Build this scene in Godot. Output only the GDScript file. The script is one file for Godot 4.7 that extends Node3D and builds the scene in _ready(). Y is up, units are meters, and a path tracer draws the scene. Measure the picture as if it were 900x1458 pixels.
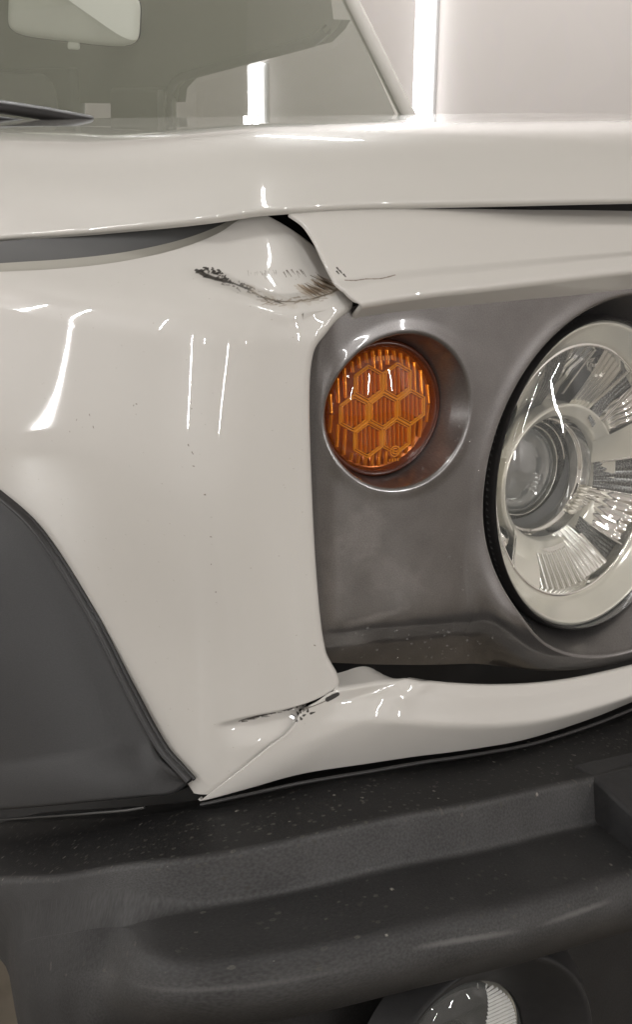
extends Node3D
# A workshop close-up of the dented front corner of a white off-road car. Units are metres, y up.
# The car's corner is laid out in body coordinates: s runs round the plan outline (side -> corner -> front),
# y is height (or t, the length up the shoulder), o is the distance outward from the outline.

var ps := PackedFloat32Array()
var px := PackedFloat32Array()
var pz := PackedFloat32Array()
var pa := PackedFloat32Array()
const S0 := -0.6
const S1 := 0.9
const PN := 1500
const VIEW := Vector3(-1.5, 1.9, 2.5)
var mats := {}
var rng := RandomNumberGenerator.new()

# ---------------------------------------------------------------- body outline
func heading(s: float) -> float:
	var ax = [-0.6, -0.2, -0.12, -0.085, -0.05, -0.015, 0.0, 0.12, 0.9]
	var aa = [1.0, 6.0, 9.0, 16.0, 36.0, 64.0, 72.0, 88.0, 90.0]
	var sum := 0.0
	for k in 9:
		var q: float = s - 0.02 + 0.005 * k
		var v: float = aa[0]
		if q >= ax[8]:
			v = aa[8]
		else:
			for i in 8:
				if q >= ax[i] and q < ax[i + 1]:
					v = lerp(aa[i], aa[i + 1], (q - ax[i]) / (ax[i + 1] - ax[i]))
		sum += v
	return deg_to_rad(sum / 9.0)

func make_plan() -> void:
	var ds := (S1 - S0) / PN
	var x := 0.0
	var z := 0.0
	var last := heading(S0)
	for i in PN + 1:
		var s := S0 + ds * i
		var a := heading(s)
		if i > 0:
			x += sin((a + last) / 2) * ds
			z += cos((a + last) / 2) * ds
		last = a
		ps.append(s); px.append(x); pz.append(z); pa.append(a)
	var i0 := int(round((0.0 - S0) / ds))
	var ox := px[i0]
	var oz := pz[i0]
	for i in PN + 1:
		px[i] -= ox
		pz[i] -= oz

func bp(s: float, y: float, o: float) -> Vector3:
	var f := clampf((s - S0) / (S1 - S0) * PN, 0.0, PN - 0.001)
	var i := int(f)
	var w := f - i
	var a := lerpf(pa[i], pa[i + 1], w)
	return Vector3(lerpf(px[i], px[i + 1], w) - cos(a) * o, y, lerpf(pz[i], pz[i + 1], w) + sin(a) * o)

func prof(t: float) -> Vector2:          # height and inset of the shoulder
	if t < 0.955:
		return Vector2(t, 0.0)
	var bmax := deg_to_rad(44)
	var th := minf((t - 0.955) / 0.04, bmax)
	var r := t - 0.955 - 0.04 * th
	return Vector2(0.955 + 0.04 * sin(th) + r * cos(bmax), 0.04 * (1 - cos(th)) + r * sin(bmax))

func barrel(s: float, t: float) -> float:   # the flank's fullness between shoulder and sill
	var x := clampf((0.99 - t) / 0.25, 0.0, 1.0)
	return 0.007 * (1 - cos(TAU * x)) / 2 * (1 - smoothstep(-0.06, -0.008, s))

func t_of(y: float) -> float:            # length up the shoulder at a height
	if y <= 0.955:
		return y
	var bmax := deg_to_rad(44)
	var ye := 0.955 + 0.04 * sin(bmax)
	return 0.955 + 0.04 * asin((y - 0.955) / 0.04) if y < ye else 0.955 + 0.04 * bmax + (y - ye) / cos(bmax)

func sk(s: float, t: float, o: float) -> Vector3:
	var p := prof(t)
	return bp(s, p.x, o - p.y)

# ---------------------------------------------------------------- curves
func spl(c: Array, t: float) -> Vector2:  # smooth curve through points, t 0..1 over the points evenly
	var n := c.size() - 1
	var f := clampf(t, 0.0, 1.0) * n
	var i := mini(int(f), n - 1)
	return cr(c, i, f - i)

func cr(c: Array, i: int, w: float) -> Vector2:
	var n := c.size() - 1
	var p1 := Vector2(c[i][0], c[i][1])
	var p2 := Vector2(c[i + 1][0], c[i + 1][1])
	var p0 := Vector2(c[i - 1][0], c[i - 1][1]) if i > 0 else p1 * 2 - p2
	var p3 := Vector2(c[i + 2][0], c[i + 2][1]) if i + 2 <= n else p2 * 2 - p1
	# centripetal-style limiting keeps uneven spacing from overshooting
	var d := p1.distance_to(p2)
	var m1 := (p2 - p0) * (d / maxf(p1.distance_to(p0) + d, 1e-6))
	var m2 := (p3 - p1) * (d / maxf(p3.distance_to(p2) + d, 1e-6))
	var w2 := w * w
	var w3 := w2 * w
	return p1 * (2 * w3 - 3 * w2 + 1) + m1 * (w3 - 2 * w2 + w) + p2 * (3 * w2 - 2 * w3) + m2 * (w3 - w2)

func splk(k: Array, c: Array, t: float) -> Vector2:  # the same with a parameter value for every point
	var n := c.size() - 1
	for i in n:
		if t <= k[i + 1] or i == n - 1:
			return cr(c, i, clampf((t - k[i]) / (k[i + 1] - k[i]), 0.0, 1.0))
	return Vector2.ZERO

func along(c: Array, n: int) -> Array:    # n+1 points evenly by length
	var fine := []
	var len_ := [0.0]
	for i in 400 + 1:
		fine.append(spl(c, i / 400.0))
		if i > 0:
			len_.append(len_[i - 1] + fine[i].distance_to(fine[i - 1]))
	var out := []
	var j := 0
	for i in n + 1:
		var l: float = len_[400] * i / n
		while j < 399 and len_[j + 1] < l:
			j += 1
		out.append(fine[j].lerp(fine[j + 1], clampf((l - len_[j]) / maxf(len_[j + 1] - len_[j], 1e-9), 0.0, 1.0)))
	return out

func yat(c: Array, s: float) -> float:    # a curve read as height over s
	var n := c.size() - 1
	if s <= c[0][0]:
		return c[0][1] + (s - c[0][0]) * (c[1][1] - c[0][1]) / (c[1][0] - c[0][0])
	for i in n:
		if s <= c[i + 1][0]:
			var h: float = c[i + 1][0] - c[i][0]
			var w: float = (s - c[i][0]) / h
			var d1: float = (c[i + 1][1] - c[i][1]) / h
			var d0: float = (c[i][1] - c[i - 1][1]) / (c[i][0] - c[i - 1][0]) if i > 0 else d1
			var d2: float = (c[i + 2][1] - c[i + 1][1]) / (c[i + 2][0] - c[i + 1][0]) if i + 2 <= n else d1
			var m1 := (d0 + d1) / 2 * h
			var m2 := (d1 + d2) / 2 * h
			return c[i][1] * (2 * w * w * w - 3 * w * w + 1) + m1 * (w * w * w - 2 * w * w + w) + c[i + 1][1] * (3 * w * w - 2 * w * w * w) + m2 * (w * w * w - w * w)
	return c[n][1] + (s - c[n][0]) * (c[n][1] - c[n - 1][1]) / (c[n][0] - c[n - 1][0])

# ---------------------------------------------------------------- sheets of points
func row(n: int, f: Callable) -> PackedVector3Array:
	var r := PackedVector3Array()
	for i in n:
		r.append(f.call(float(i) / (n - 1)))
	return r

func sheet(nu: int, nv: int, f: Callable) -> Array:
	var g := []
	for j in nv:
		var r := PackedVector3Array()
		for i in nu:
			r.append(f.call(float(i) / (nu - 1), float(j) / (nv - 1)))
		g.append(r)
	return g

func gnormal(g: Array, j: int, i: int, loop := false) -> Vector3:
	var nv := g.size()
	var nu: int = g[0].size()
	var i0 := maxi(i - 1, 0)
	var i1 := mini(i + 1, nu - 1)
	if loop:
		if i == 0: i0 = nu - 2
		if i == nu - 1: i1 = 1
	var du: Vector3 = g[j][i1] - g[j][i0]
	var dv: Vector3 = g[mini(j + 1, nv - 1)][i] - g[maxi(j - 1, 0)][i]
	if du.length() < 1e-7:
		var jj := j + 1 if j == 0 else j - 1
		du = g[jj][i1] - g[jj][i0]
	if dv.length() < 1e-7:
		var ii := i + 1 if i == 0 else i - 1
		dv = g[mini(j + 1, nv - 1)][ii] - g[maxi(j - 1, 0)][ii]
	return du.cross(dv).normalized()

# rolls the edges of a sheet over and back: each entry (radius, depth of the flange behind), zero for none
func rolled(g0: Array, top: Vector2, bottom: Vector2, left: Vector2, right: Vector2, k := 5) -> Array:
	var g := g0
	var facing := 1.0
	var c := Vector3.ZERO
	var nn := Vector3.ZERO
	for j in range(0, g.size(), 6):
		for i in range(0, g[0].size(), 6):
			nn += gnormal(g, j, i) * signf(gnormal(g, j, i).dot(VIEW - g[j][i]))
			c += gnormal(g, j, i)
	facing = signf(c.dot(nn))
	for pass_ in 2:
		var a: Vector2 = top if pass_ == 0 else left
		var b: Vector2 = bottom if pass_ == 0 else right
		if pass_ == 1:
			g = flipped(g)
		var nu: int = g[0].size()
		var nv := g.size()
		var sgn := facing if pass_ == 0 else -facing
		var before := []
		var after := []
		for e in 2:
			var q := a if e == 0 else b
			if q.x <= 0.0 and q.y <= 0.0:
				continue
			var jj := 0 if e == 0 else nv - 1
			var inn := 1 if e == 0 else nv - 2
			var rows := []
			for m in k + 1:
				rows.append(PackedVector3Array())
			for i in nu:
				var n := gnormal(g, jj, i) * sgn
				var tdir: Vector3 = g[jj][i] - g[inn][i]
				tdir = (tdir - n * tdir.dot(n)).normalized()
				for m in k:
					var th := (m + 1) * PI / 2 / k
					rows[m].append(g[jj][i] + tdir * q.x * sin(th) - n * q.x * (1 - cos(th)))
				rows[k].append(g[jj][i] + tdir * q.x - n * (q.x + q.y))
			if e == 0:
				rows.reverse()
				before = rows
			else:
				after = rows
		g = before + g + after
	return flipped(g)

func flipped(g: Array) -> Array:
	var out := []
	for i in g[0].size():
		var r := PackedVector3Array()
		for j in g.size():
			r.append(g[j][i])
		out.append(r)
	return out

# commits sheets as one named mesh. mode 0: faces away from the middle; 1: faces the front corner of the car
func build(called: String, sheets: Array, m: Material, parent: Node3D = null, mode := 1, uvf = null, loop := false) -> MeshInstance3D:
	var vs := PackedVector3Array()
	var ns := PackedVector3Array()
	var uv := PackedVector2Array()
	var ix := PackedInt32Array()
	for g in sheets:
		var nv: int = g.size()
		var nu: int = g[0].size()
		var first := vs.size()
		var mid := Vector3.ZERO
		for r in g:
			for p in r:
				mid += p
		mid /= nu * nv
		var vote := 0.0
		for j in nv:
			for i in nu:
				var n := gnormal(g, j, i, loop)
				vs.append(g[j][i])
				ns.append(n)
				vote += n.dot(g[j][i] - mid) if mode == 0 else n.dot(VIEW - g[j][i])
				uv.append(uvf.call(float(i) / (nu - 1), float(j) / (nv - 1), g[j][i]) if uvf else Vector2(float(i) / (nu - 1), float(j) / (nv - 1)))
		var flip := vote < 0
		if flip:
			for i in range(first, ns.size()):
				ns[i] = -ns[i]
		for j in nv - 1:
			for i in nu - 1:
				var a := first + j * nu + i
				var b := a + 1
				var c := a + nu
				var d := c + 1
				# normal du x dv: counter-clockwise a,b,c; Godot wants clockwise
				if flip:
					ix.append_array([a, b, c, b, d, c])
				else:
					ix.append_array([a, c, b, b, c, d])
	var arr := []
	arr.resize(Mesh.ARRAY_MAX)
	arr[Mesh.ARRAY_VERTEX] = vs
	arr[Mesh.ARRAY_NORMAL] = ns
	arr[Mesh.ARRAY_TEX_UV] = uv
	arr[Mesh.ARRAY_INDEX] = ix
	var me := ArrayMesh.new()
	me.add_surface_from_arrays(Mesh.PRIMITIVE_TRIANGLES, arr)
	return put(called, me, m, parent)

func put(called: String, me: Mesh, m: Material, parent: Node3D = null) -> MeshInstance3D:
	var o := MeshInstance3D.new()
	var base: Node3D = parent if parent else self
	var nm := called
	var k := 0
	while base.has_node(NodePath(nm)):
		k += 1
		nm = "%s_%03d" % [called, k]
	o.name = nm
	o.mesh = me
	o.material_override = m
	base.add_child(o, true)
	return o

func node(called: String, parent: Node3D = null, at := Transform3D()) -> Node3D:
	var o := Node3D.new()
	var base: Node3D = parent if parent else self
	var nm := called
	var k := 0
	while base.has_node(NodePath(nm)):
		k += 1
		nm = "%s_%03d" % [called, k]
	o.name = nm
	o.transform = at
	base.add_child(o, true)
	return o

func tag(o: Node, label: String, category := "", group := "", kind := "") -> void:
	if label: o.set_meta("label", label)
	if category: o.set_meta("category", category)
	if group: o.set_meta("group", group)
	if kind: o.set_meta("kind", kind)

func lathe(pts: Array, n := 64, a0 := 0.0, a1 := TAU) -> Array:
	var g := []
	for p in pts:
		var r := PackedVector3Array()
		for i in n + 1:
			var a := lerpf(a0, a1, float(i) / n)
			r.append(Vector3(p.x * cos(a), p.x * sin(a), p.y))
		g.append(r)
	return g

func rounded(pts: Array, rad: Array, k := 5) -> Array:   # a polyline with its corners rounded
	var out := [pts[0]]
	var out_end: Vector2 = pts[0]
	for i in range(1, pts.size() - 1):
		var p: Vector2 = pts[i]
		var ra: float = minf(maxf(rad[i], 0.0003), p.distance_to(pts[i - 1]) * 0.49)
		var rb: float = minf(maxf(rad[i], 0.0003), p.distance_to(pts[i + 1]) * 0.49)
		var a: Vector2 = p.move_toward(pts[i - 1], ra)
		var b: Vector2 = p.move_toward(pts[i + 1], rb)
		for w in [0.04, 0.2, 0.4, 0.6, 0.8, 0.96]:
			out.append(out_end.lerp(a, w))
		out_end = b
		for m in k + 1:
			var w := float(m) / k
			out.append(a.lerp(p, w).lerp(p.lerp(b, w), w))
	for w in [0.04, 0.2, 0.4, 0.6, 0.8]:
		out.append(out_end.lerp(pts[-1], w))
	out.append(pts[-1])
	return out

func tube(c: PackedVector3Array, r: float, n := 8, squash := 1.0) -> Array:
	var g := []
	for j in c.size():
		var d := (c[mini(j + 1, c.size() - 1)] - c[maxi(j - 1, 0)]).normalized()
		var u := d.cross(Vector3.UP)
		if u.length() < 0.1:
			u = d.cross(Vector3.RIGHT)
		u = u.normalized()
		var v := u.cross(d).normalized()
		var rr := PackedVector3Array()
		for i in n + 1:
			var a := TAU * i / n
			rr.append(c[j] + (u * cos(a) + v * sin(a) * squash) * r)
		g.append(rr)
	return g

func block(c: Vector3, size: Vector3, rad: float, basis := Basis(), n := 7) -> Array:   # six faces of a box with rounded edges
	var out := []
	var h := size / 2
	rad = minf(rad, minf(h.x, minf(h.y, h.z)))
	var inner := h - Vector3.ONE * rad
	for ax in 3:
		for sg in [-1.0, 1.0]:
			out.append(sheet(n, n, func(u, v):
				var q := Vector3.ZERO
				var b1 := (ax + 1) % 3
				var b2 := (ax + 2) % 3
				# most of the steps lie in the rounded margins
				q[ax] = sg * h[ax]
				q[b1] = spread(u, h[b1], rad)
				q[b2] = spread(v, h[b2], rad)
				var k := Vector3(clampf(q.x, -inner.x, inner.x), clampf(q.y, -inner.y, inner.y), clampf(q.z, -inner.z, inner.z))
				return c + basis * (k + (q - k).normalized() * rad)))
	return out

func spread(u: float, h: float, r: float) -> float:
	if u < 0.34: return -h + r * u / 0.3334
	if u > 0.66: return h - r * (1 - u) / 0.3334
	return lerpf(-h + r, h - r, (u - 0.3334) / 0.3333)

# ---------------------------------------------------------------- materials
func lin(r: float, g: float, b: float) -> Color:
	return Color(r, g, b).linear_to_srgb()

func mat(called: String, c: Color, rough: float, metal := 0.0) -> StandardMaterial3D:
	var m := StandardMaterial3D.new()
	m.resource_name = called
	m.albedo_color = c
	m.roughness = rough
	m.metallic = metal
	mats[called] = m
	return m

func noise_tex(freq: float, size: int, ramp: Gradient, kind := FastNoiseLite.TYPE_SIMPLEX, oct := 3, sd := 1) -> NoiseTexture2D:
	var n := FastNoiseLite.new()
	n.noise_type = kind
	n.frequency = freq
	n.fractal_octaves = oct
	n.seed = sd
	var t := NoiseTexture2D.new()
	t.noise = n
	t.width = size
	t.height = size
	t.seamless = true
	t.color_ramp = ramp
	return t

func ramp(stops: Array) -> Gradient:
	var g := Gradient.new()
	var o := PackedFloat32Array()
	var c := PackedColorArray()
	for s in stops:
		o.append(s[0])
		c.append(s[1])
	g.offsets = o
	g.colors = c
	return g

func triplanar(m: StandardMaterial3D, scale: float) -> void:
	m.uv1_triplanar = true
	m.uv1_world_triplanar = true
	m.uv1_scale = Vector3.ONE * scale

func make_materials() -> void:
	var paint_color := lin(0.565, 0.55, 0.512)
	for nm in ["paint", "scuffed_paint", "rail_paint"]:
		var m := mat(nm, paint_color, 0.42)
		m.clearcoat_enabled = true
		m.clearcoat = 1.0
		m.clearcoat_roughness = 0.03
	mats.scuffed_paint.albedo_color = Color.WHITE
	mats.scuffed_paint.albedo_texture = ImageTexture.create_from_image(scuff_image(paint_color))
	mats.scuffed_paint.texture_repeat = false
	mats.rail_paint.albedo_color = Color.WHITE
	mats.rail_paint.albedo_texture = ImageTexture.create_from_image(rail_image(paint_color))
	mats.rail_paint.texture_repeat = false
	for nm in ["paint", "scuffed_paint"]:      # orange peel
		var m: StandardMaterial3D = mats[nm]
		m.heightmap_enabled = true
		m.heightmap_texture = noise_tex(0.2 if nm == "scuffed_paint" else 0.08, 1024, ramp([[0.0, Color.BLACK], [1.0, Color.WHITE]]), FastNoiseLite.TYPE_SIMPLEX, 2, 14)
		m.heightmap_scale = 0.0006
	triplanar(mats.paint, 5.0)
	var g := mat("grey_metallic", Color.WHITE, 0.33, 0.8)
	g.albedo_texture = ImageTexture.create_from_image(panel_image())
	g.clearcoat_enabled = true
	g.clearcoat = 1.0
	g.clearcoat_roughness = 0.06
	var b := mat("black_plastic", Color.WHITE, 0.56)
	b.metallic_specular = 0.40
	b.albedo_texture = noise_tex(0.02, 512, ramp([[0.0, lin(0.017, 0.017, 0.0175)], [1.0, lin(0.025, 0.0245, 0.025)]]), FastNoiseLite.TYPE_SIMPLEX, 4)
	b.heightmap_enabled = true
	b.heightmap_texture = noise_tex(0.16, 512, ramp([[0.0, Color.BLACK], [1.0, Color.WHITE]]), FastNoiseLite.TYPE_SIMPLEX, 2)
	b.heightmap_scale = 0.010
	triplanar(b, 10.0)
	var bm := mat("bumper_plastic", Color.WHITE, 0.56)
	bm.metallic_specular = 0.40
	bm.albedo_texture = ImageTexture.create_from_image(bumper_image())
	bm.heightmap_enabled = true
	bm.heightmap_texture = noise_tex(0.45, 2048, ramp([[0.0, Color.BLACK], [1.0, Color.WHITE]]), FastNoiseLite.TYPE_SIMPLEX, 1)
	bm.heightmap_scale = 0.012
	mat("clear_rib", lin(0.72, 0.72, 0.7), 0.2)
	var fp := mat("flare_plastic", Color.WHITE, 0.5)
	fp.albedo_texture = noise_tex(0.12, 512, ramp([[0.0, lin(0.026, 0.0258, 0.026)], [1.0, lin(0.038, 0.0375, 0.0375)]]), FastNoiseLite.TYPE_SIMPLEX, 4, 17)
	fp.heightmap_enabled = true
	fp.heightmap_texture = b.heightmap_texture
	fp.heightmap_scale = 0.008
	fp.metallic_specular = 0.4
	triplanar(fp, 9.0)
	mat("rubber", lin(0.018, 0.017, 0.017), 0.45)
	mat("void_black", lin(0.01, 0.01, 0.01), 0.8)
	mat("inner_grey", lin(0.055, 0.055, 0.053), 0.5)
	mat("shaded_paint", lin(0.36, 0.345, 0.3), 0.35)  # body paint darkened: shade under the hood edge put into the colour
	mat("trim_grey", lin(0.17, 0.165, 0.145), 0.75)
	mat("trim_dark", lin(0.075, 0.075, 0.068), 0.7)
	mat("trim_pale", lin(0.3, 0.31, 0.28), 0.6)
	mat("mirror_back", lin(0.55, 0.57, 0.5), 0.45)
	var ch := mat("chrome", lin(0.86, 0.85, 0.82), 0.06, 1.0)
	ch.metallic_specular = 0.5
	mat("satin_chrome", lin(0.8, 0.79, 0.74), 0.22, 1.0)
	mat("ivory_ring", lin(0.74, 0.72, 0.64), 0.2, 0.5)
	var sp := mat("grained_chrome", Color.WHITE, 0.3, 0.85)
	sp.albedo_texture = noise_tex(0.2, 256, ramp([[0.3, lin(0.03, 0.03, 0.03)], [0.52, lin(0.09, 0.09, 0.088)], [0.7, lin(0.4, 0.4, 0.38)]]), FastNoiseLite.TYPE_SIMPLEX, 2, 3)
	triplanar(sp, 16.0)
	var pl := mat("projector_glass", lin(0.24, 0.245, 0.24), 0.05, 0.5)
	pl.clearcoat_enabled = true
	pl.clearcoat = 1.0
	pl.clearcoat_roughness = 0.02
	var gl := mat("clear_lens", Color(0.95, 0.97, 0.95, 0.06), 0.02)
	gl.transparency = BaseMaterial3D.TRANSPARENCY_ALPHA
	var ws := mat("windscreen_glass", Color(0.66, 0.67, 0.60, 0.36), 0.03)  # milky tint: the reflected haze over the cabin is put into the colour
	ws.transparency = BaseMaterial3D.TRANSPARENCY_ALPHA
	var dg := mat("door_glass", Color(0.20, 0.22, 0.19, 0.55), 0.03)
	dg.transparency = BaseMaterial3D.TRANSPARENCY_ALPHA
	var am := mat("amber_plastic", lin(0.90, 0.42, 0.02), 0.15)
	am.clearcoat_enabled = true
	am.clearcoat = 0.6
	am.backlight_enabled = true
	am.backlight = lin(0.4, 0.16, 0.01)
	mat("amber_ribs", lin(0.78, 0.27, 0.010), 0.12, 0.6)
	mat("amber_reflector", lin(0.26, 0.065, 0.003), 0.18, 0.6)
	mat("amber_dark", lin(0.07, 0.015, 0.005), 0.2)
	var al := mat("amber_lens", Color(0.95, 0.42, 0.04, 0.12), 0.02)
	al.transparency = BaseMaterial3D.TRANSPARENCY_ALPHA
	var w := mat("wall_paint", Color.WHITE, 0.7)
	w.albedo_texture = noise_tex(0.006, 512, ramp([[0.0, lin(0.73, 0.685, 0.665)], [1.0, lin(0.76, 0.715, 0.695)]]), FastNoiseLite.TYPE_SIMPLEX, 4, 5)
	triplanar(w, 0.5)
	mat("ceiling_paint", lin(0.72, 0.705, 0.68), 0.8)
	var fl := mat("floor_coat", Color.WHITE, 0.4)
	fl.albedo_texture = noise_tex(0.02, 512, ramp([[0.0, lin(0.17, 0.145, 0.11)], [1.0, lin(0.24, 0.205, 0.16)]]), FastNoiseLite.TYPE_SIMPLEX, 5, 9)
	triplanar(fl, 0.8)
	mat("lamp_housing", lin(0.7, 0.7, 0.7), 0.5)
	var e := mat("lamp_glow", Color.WHITE, 0.5)
	e.emission_enabled = true
	e.emission = Color(0.99, 0.988, 0.985)
	e.emission_energy_multiplier = 3.0
	mat("red_paint", lin(0.25, 0.012, 0.01), 0.4)
	mat("steel", lin(0.4, 0.4, 0.4), 0.35, 0.9)
	var dr := mat("droplet", Color(0.8, 0.8, 0.8, 0.1), 0.02)
	dr.transparency = BaseMaterial3D.TRANSPARENCY_ALPHA

# ---------------------------------------------------------------- the scuffs in the paint, in body coordinates
const UV0 := Vector2(-0.42, 0.62)
const UVS := Vector2(0.62, 0.5)
const IW := 2048
const IH := 1652

func uv_of(s: float, t: float) -> Vector2:
	return Vector2((s - UV0.x) / UVS.x, 1 - (t - UV0.y) / UVS.y)

func stroke(im: Image, a: Vector2, b: Vector2, w0: float, w1: float, c: Color, al: float) -> void:
	# from a to b in body coordinates; widths in millimetres
	var p := uv_of(a.x, a.y) * Vector2(IW, IH)
	var q := uv_of(b.x, b.y) * Vector2(IW, IH)
	var k := IW / UVS.x / 1000.0
	var r := maxf(w0, w1) * k / 2 + 1.5
	var lo := Vector2(minf(p.x, q.x) - r, minf(p.y, q.y) - r)
	var hi := Vector2(maxf(p.x, q.x) + r, maxf(p.y, q.y) + r)
	var d := q - p
	for y in range(maxi(int(lo.y), 0), mini(int(hi.y) + 1, IH - 1)):
		for x in range(maxi(int(lo.x), 0), mini(int(hi.x) + 1, IW - 1)):
			var v := Vector2(x, y) - p
			var h := clampf(v.dot(d) / maxf(d.length_squared(), 1e-6), 0.0, 1.0)
			var e := (v - d * h).length() - lerpf(w0, w1, h) * k / 2
			var f := clampf(0.5 - e * 0.8, 0.0, 1.0) * al
			if f > 0.01:
				im.set_pixel(x, y, im.get_pixel(x, y).lerp(c, f))

func streaks(im: Image, line: Array, n: int, len_: Vector2, dir: Vector2, w: float, c: Color, al: float, jit: float) -> void:
	for i in n:
		var p := spl(line, rng.randf()) + Vector2(rng.randf_range(-jit, jit), rng.randf_range(-jit, jit))
		var d := dir.rotated(rng.randf_range(-0.25, 0.25)) * rng.randf_range(len_.x, len_.y)
		stroke(im, p, p + d, w * rng.randf_range(0.5, 1.2), w * rng.randf_range(0.1, 0.6), c, al * rng.randf_range(0.4, 1.0))

func scuff_image(paint: Color) -> Image:
	var im := Image.create(IW, IH, false, Image.FORMAT_RGB8)
	im.fill(paint)
	rng.seed = 11
	var black := Color(0.10, 0.085, 0.07)
	var brown := Color(0.36, 0.29, 0.21)
	var smile := [[-0.0880, 1.0025], [-0.0770, 0.9990], [-0.0670, 0.9969], [-0.0515, 0.9939], [-0.0385, 0.9901], [-0.0270, 0.9846], [-0.0175, 0.9820], [-0.0065, 0.9817], [0.0055, 0.9832], [0.0180, 0.9867], [0.0290, 0.9923]]
	for i in 10:
		var a := spl(smile, i / 10.0)
		var b := spl(smile, (i + 1) / 10.0)
		var cc := black if i < 5 else Color(0.3, 0.26, 0.2)
		if i in [4, 7]:
			cc = Color(0.5, 0.46, 0.4)
		stroke(im, a, b, [1.4, 1.8, 1.2, 0.6, 0.8, 0.9, 0.6, 0.5, 0.6, 0.7][i], [1.8, 1.2, 0.6, 0.8, 0.9, 0.6, 0.5, 0.6, 0.7, 1.0][i], cc, 0.8)
	var head := [[-0.0880, 1.0019], [-0.0830, 1.0039], [-0.0740, 1.0018], [-0.0665, 0.9985], [-0.0560, 0.9953]]
	streaks(im, head, 46, Vector2(0.0005, 0.004), Vector2(0.9, -0.35), 1.3, black, 0.95, 0.0014)
	streaks(im, smile.slice(2, 7), 60, Vector2(0.0005, 0.004), Vector2(0.92, -0.38), 0.8, black, 0.6, 0.0018)
	streaks(im, smile.slice(5, 11), 44, Vector2(0.001, 0.006), Vector2(-0.97, -0.1), 0.9, brown, 0.5, 0.0022)
	streaks(im, smile.slice(4, 11), 26, Vector2(0.004, 0.010), Vector2(-0.9, 0.25), 3.2, Color(0.66, 0.61, 0.54), 0.22, 0.003)
	var fan := [[0.0065, 0.9852], [0.0135, 0.9874], [0.0200, 0.9902], [0.0240, 0.9931]]
	streaks(im, fan, 22, Vector2(0.004, 0.012), Vector2(-0.78, 0.6), 2.6, Color(0.60, 0.53, 0.44), 0.35, 0.002)
	streaks(im, fan, 40, Vector2(0.002, 0.013), Vector2(-0.78, 0.6), 0.9, Color(0.42, 0.34, 0.25), 0.65, 0.002)
	streaks(im, fan, 16, Vector2(0.005, 0.014), Vector2(-0.75, 0.65), 0.7, Color(0.2, 0.16, 0.12), 0.8, 0.001)
	var upper := [[-0.0450, 1.0029], [-0.0350, 1.0041], [-0.0255, 1.0031], [-0.0170, 1.0041]]
	streaks(im, upper, 24, Vector2(0.001, 0.006), Vector2(0.3, -0.95), 0.5, Color(0.3, 0.27, 0.23), 0.6, 0.002)
	var upper2 := [[-0.0115, 1.0035], [-0.0060, 1.0038], [-0.0010, 1.0037], [0.0055, 1.0040]]
	streaks(im, upper2, 14, Vector2(0.002, 0.006), Vector2(0.35, -0.9), 0.7, Color(0.26, 0.23, 0.2), 0.7, 0.001)
	# the crease at the bottom
	var low := [[-0.0455, 0.7171], [-0.0355, 0.7196], [-0.0245, 0.7225], [-0.0135, 0.7248], [-0.0025, 0.7276], [0.0070, 0.7302], [0.0145, 0.7329]]
	for i in 12:
		stroke(im, spl(low, i / 12.0), spl(low, (i + 1) / 12.0), 0.5, 0.5, Color(0.22, 0.19, 0.16), 0.75)
	streaks(im, low.slice(0, 3), 34, Vector2(0.002, 0.006), Vector2(1, 0.25), 0.9, black, 0.9, 0.001)
	streaks(im, low.slice(2, 5), 22, Vector2(0.001, 0.004), Vector2(1, 0.2), 1.0, black, 0.85, 0.0016)
	for q in [[-0.0065, 0.7252], [-0.0045, 0.7231], [-0.0020, 0.7256], [-0.0090, 0.7198], [0.0000, 0.7240], [-0.0060, 0.7209]]:
		stroke(im, Vector2(q[0], q[1]), Vector2(q[0] + rng.randf_range(-0.003, 0.003), q[1] + rng.randf_range(0.0, 0.004)), 1.5, 0.5, black, 0.9)
	for q in [[0.0110, 0.7320], [0.0130, 0.7327], [0.0145, 0.7334]]:
		stroke(im, Vector2(q[0], q[1]), Vector2(q[0] + 0.003, q[1] + 0.001), 3.2, 2.6, Color(0.09, 0.08, 0.07), 0.95)
	# marks on the front rail and small chips
	for q in [[-0.1735, 0.8961], [-0.1600, 0.9013], [-0.1810, 0.8871], [-0.1560, 0.8942], [-0.1165, 0.9132], [-0.1145, 0.9143], [-0.0715, 0.9206], [-0.0705, 0.9165], [-0.0720, 0.8948], [-0.0695, 0.8907], [-0.0680, 0.8822], [-0.0610, 0.8655], [-0.0580, 0.8393], [-0.0570, 0.8036], [0.0030, 0.7679], [-0.0590, 0.8214]]:
		stroke(im, Vector2(q[0], q[1]), Vector2(q[0] + rng.randf_range(-0.001, 0.001), q[1] + rng.randf_range(-0.0015, 0.0005)), rng.randf_range(0.5, 0.9), 0.4, Color(0.3, 0.25, 0.2), 0.7)
	for i in 160:
		var q := Vector2(rng.randf_range(-0.3, 0.0), rng.randf_range(0.68, 1.0))
		stroke(im, q, q + Vector2(0.0005, 0.0), 0.35, 0.3, Color(0.42, 0.38, 0.32), rng.randf_range(0.1, 0.5))
	return im

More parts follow.
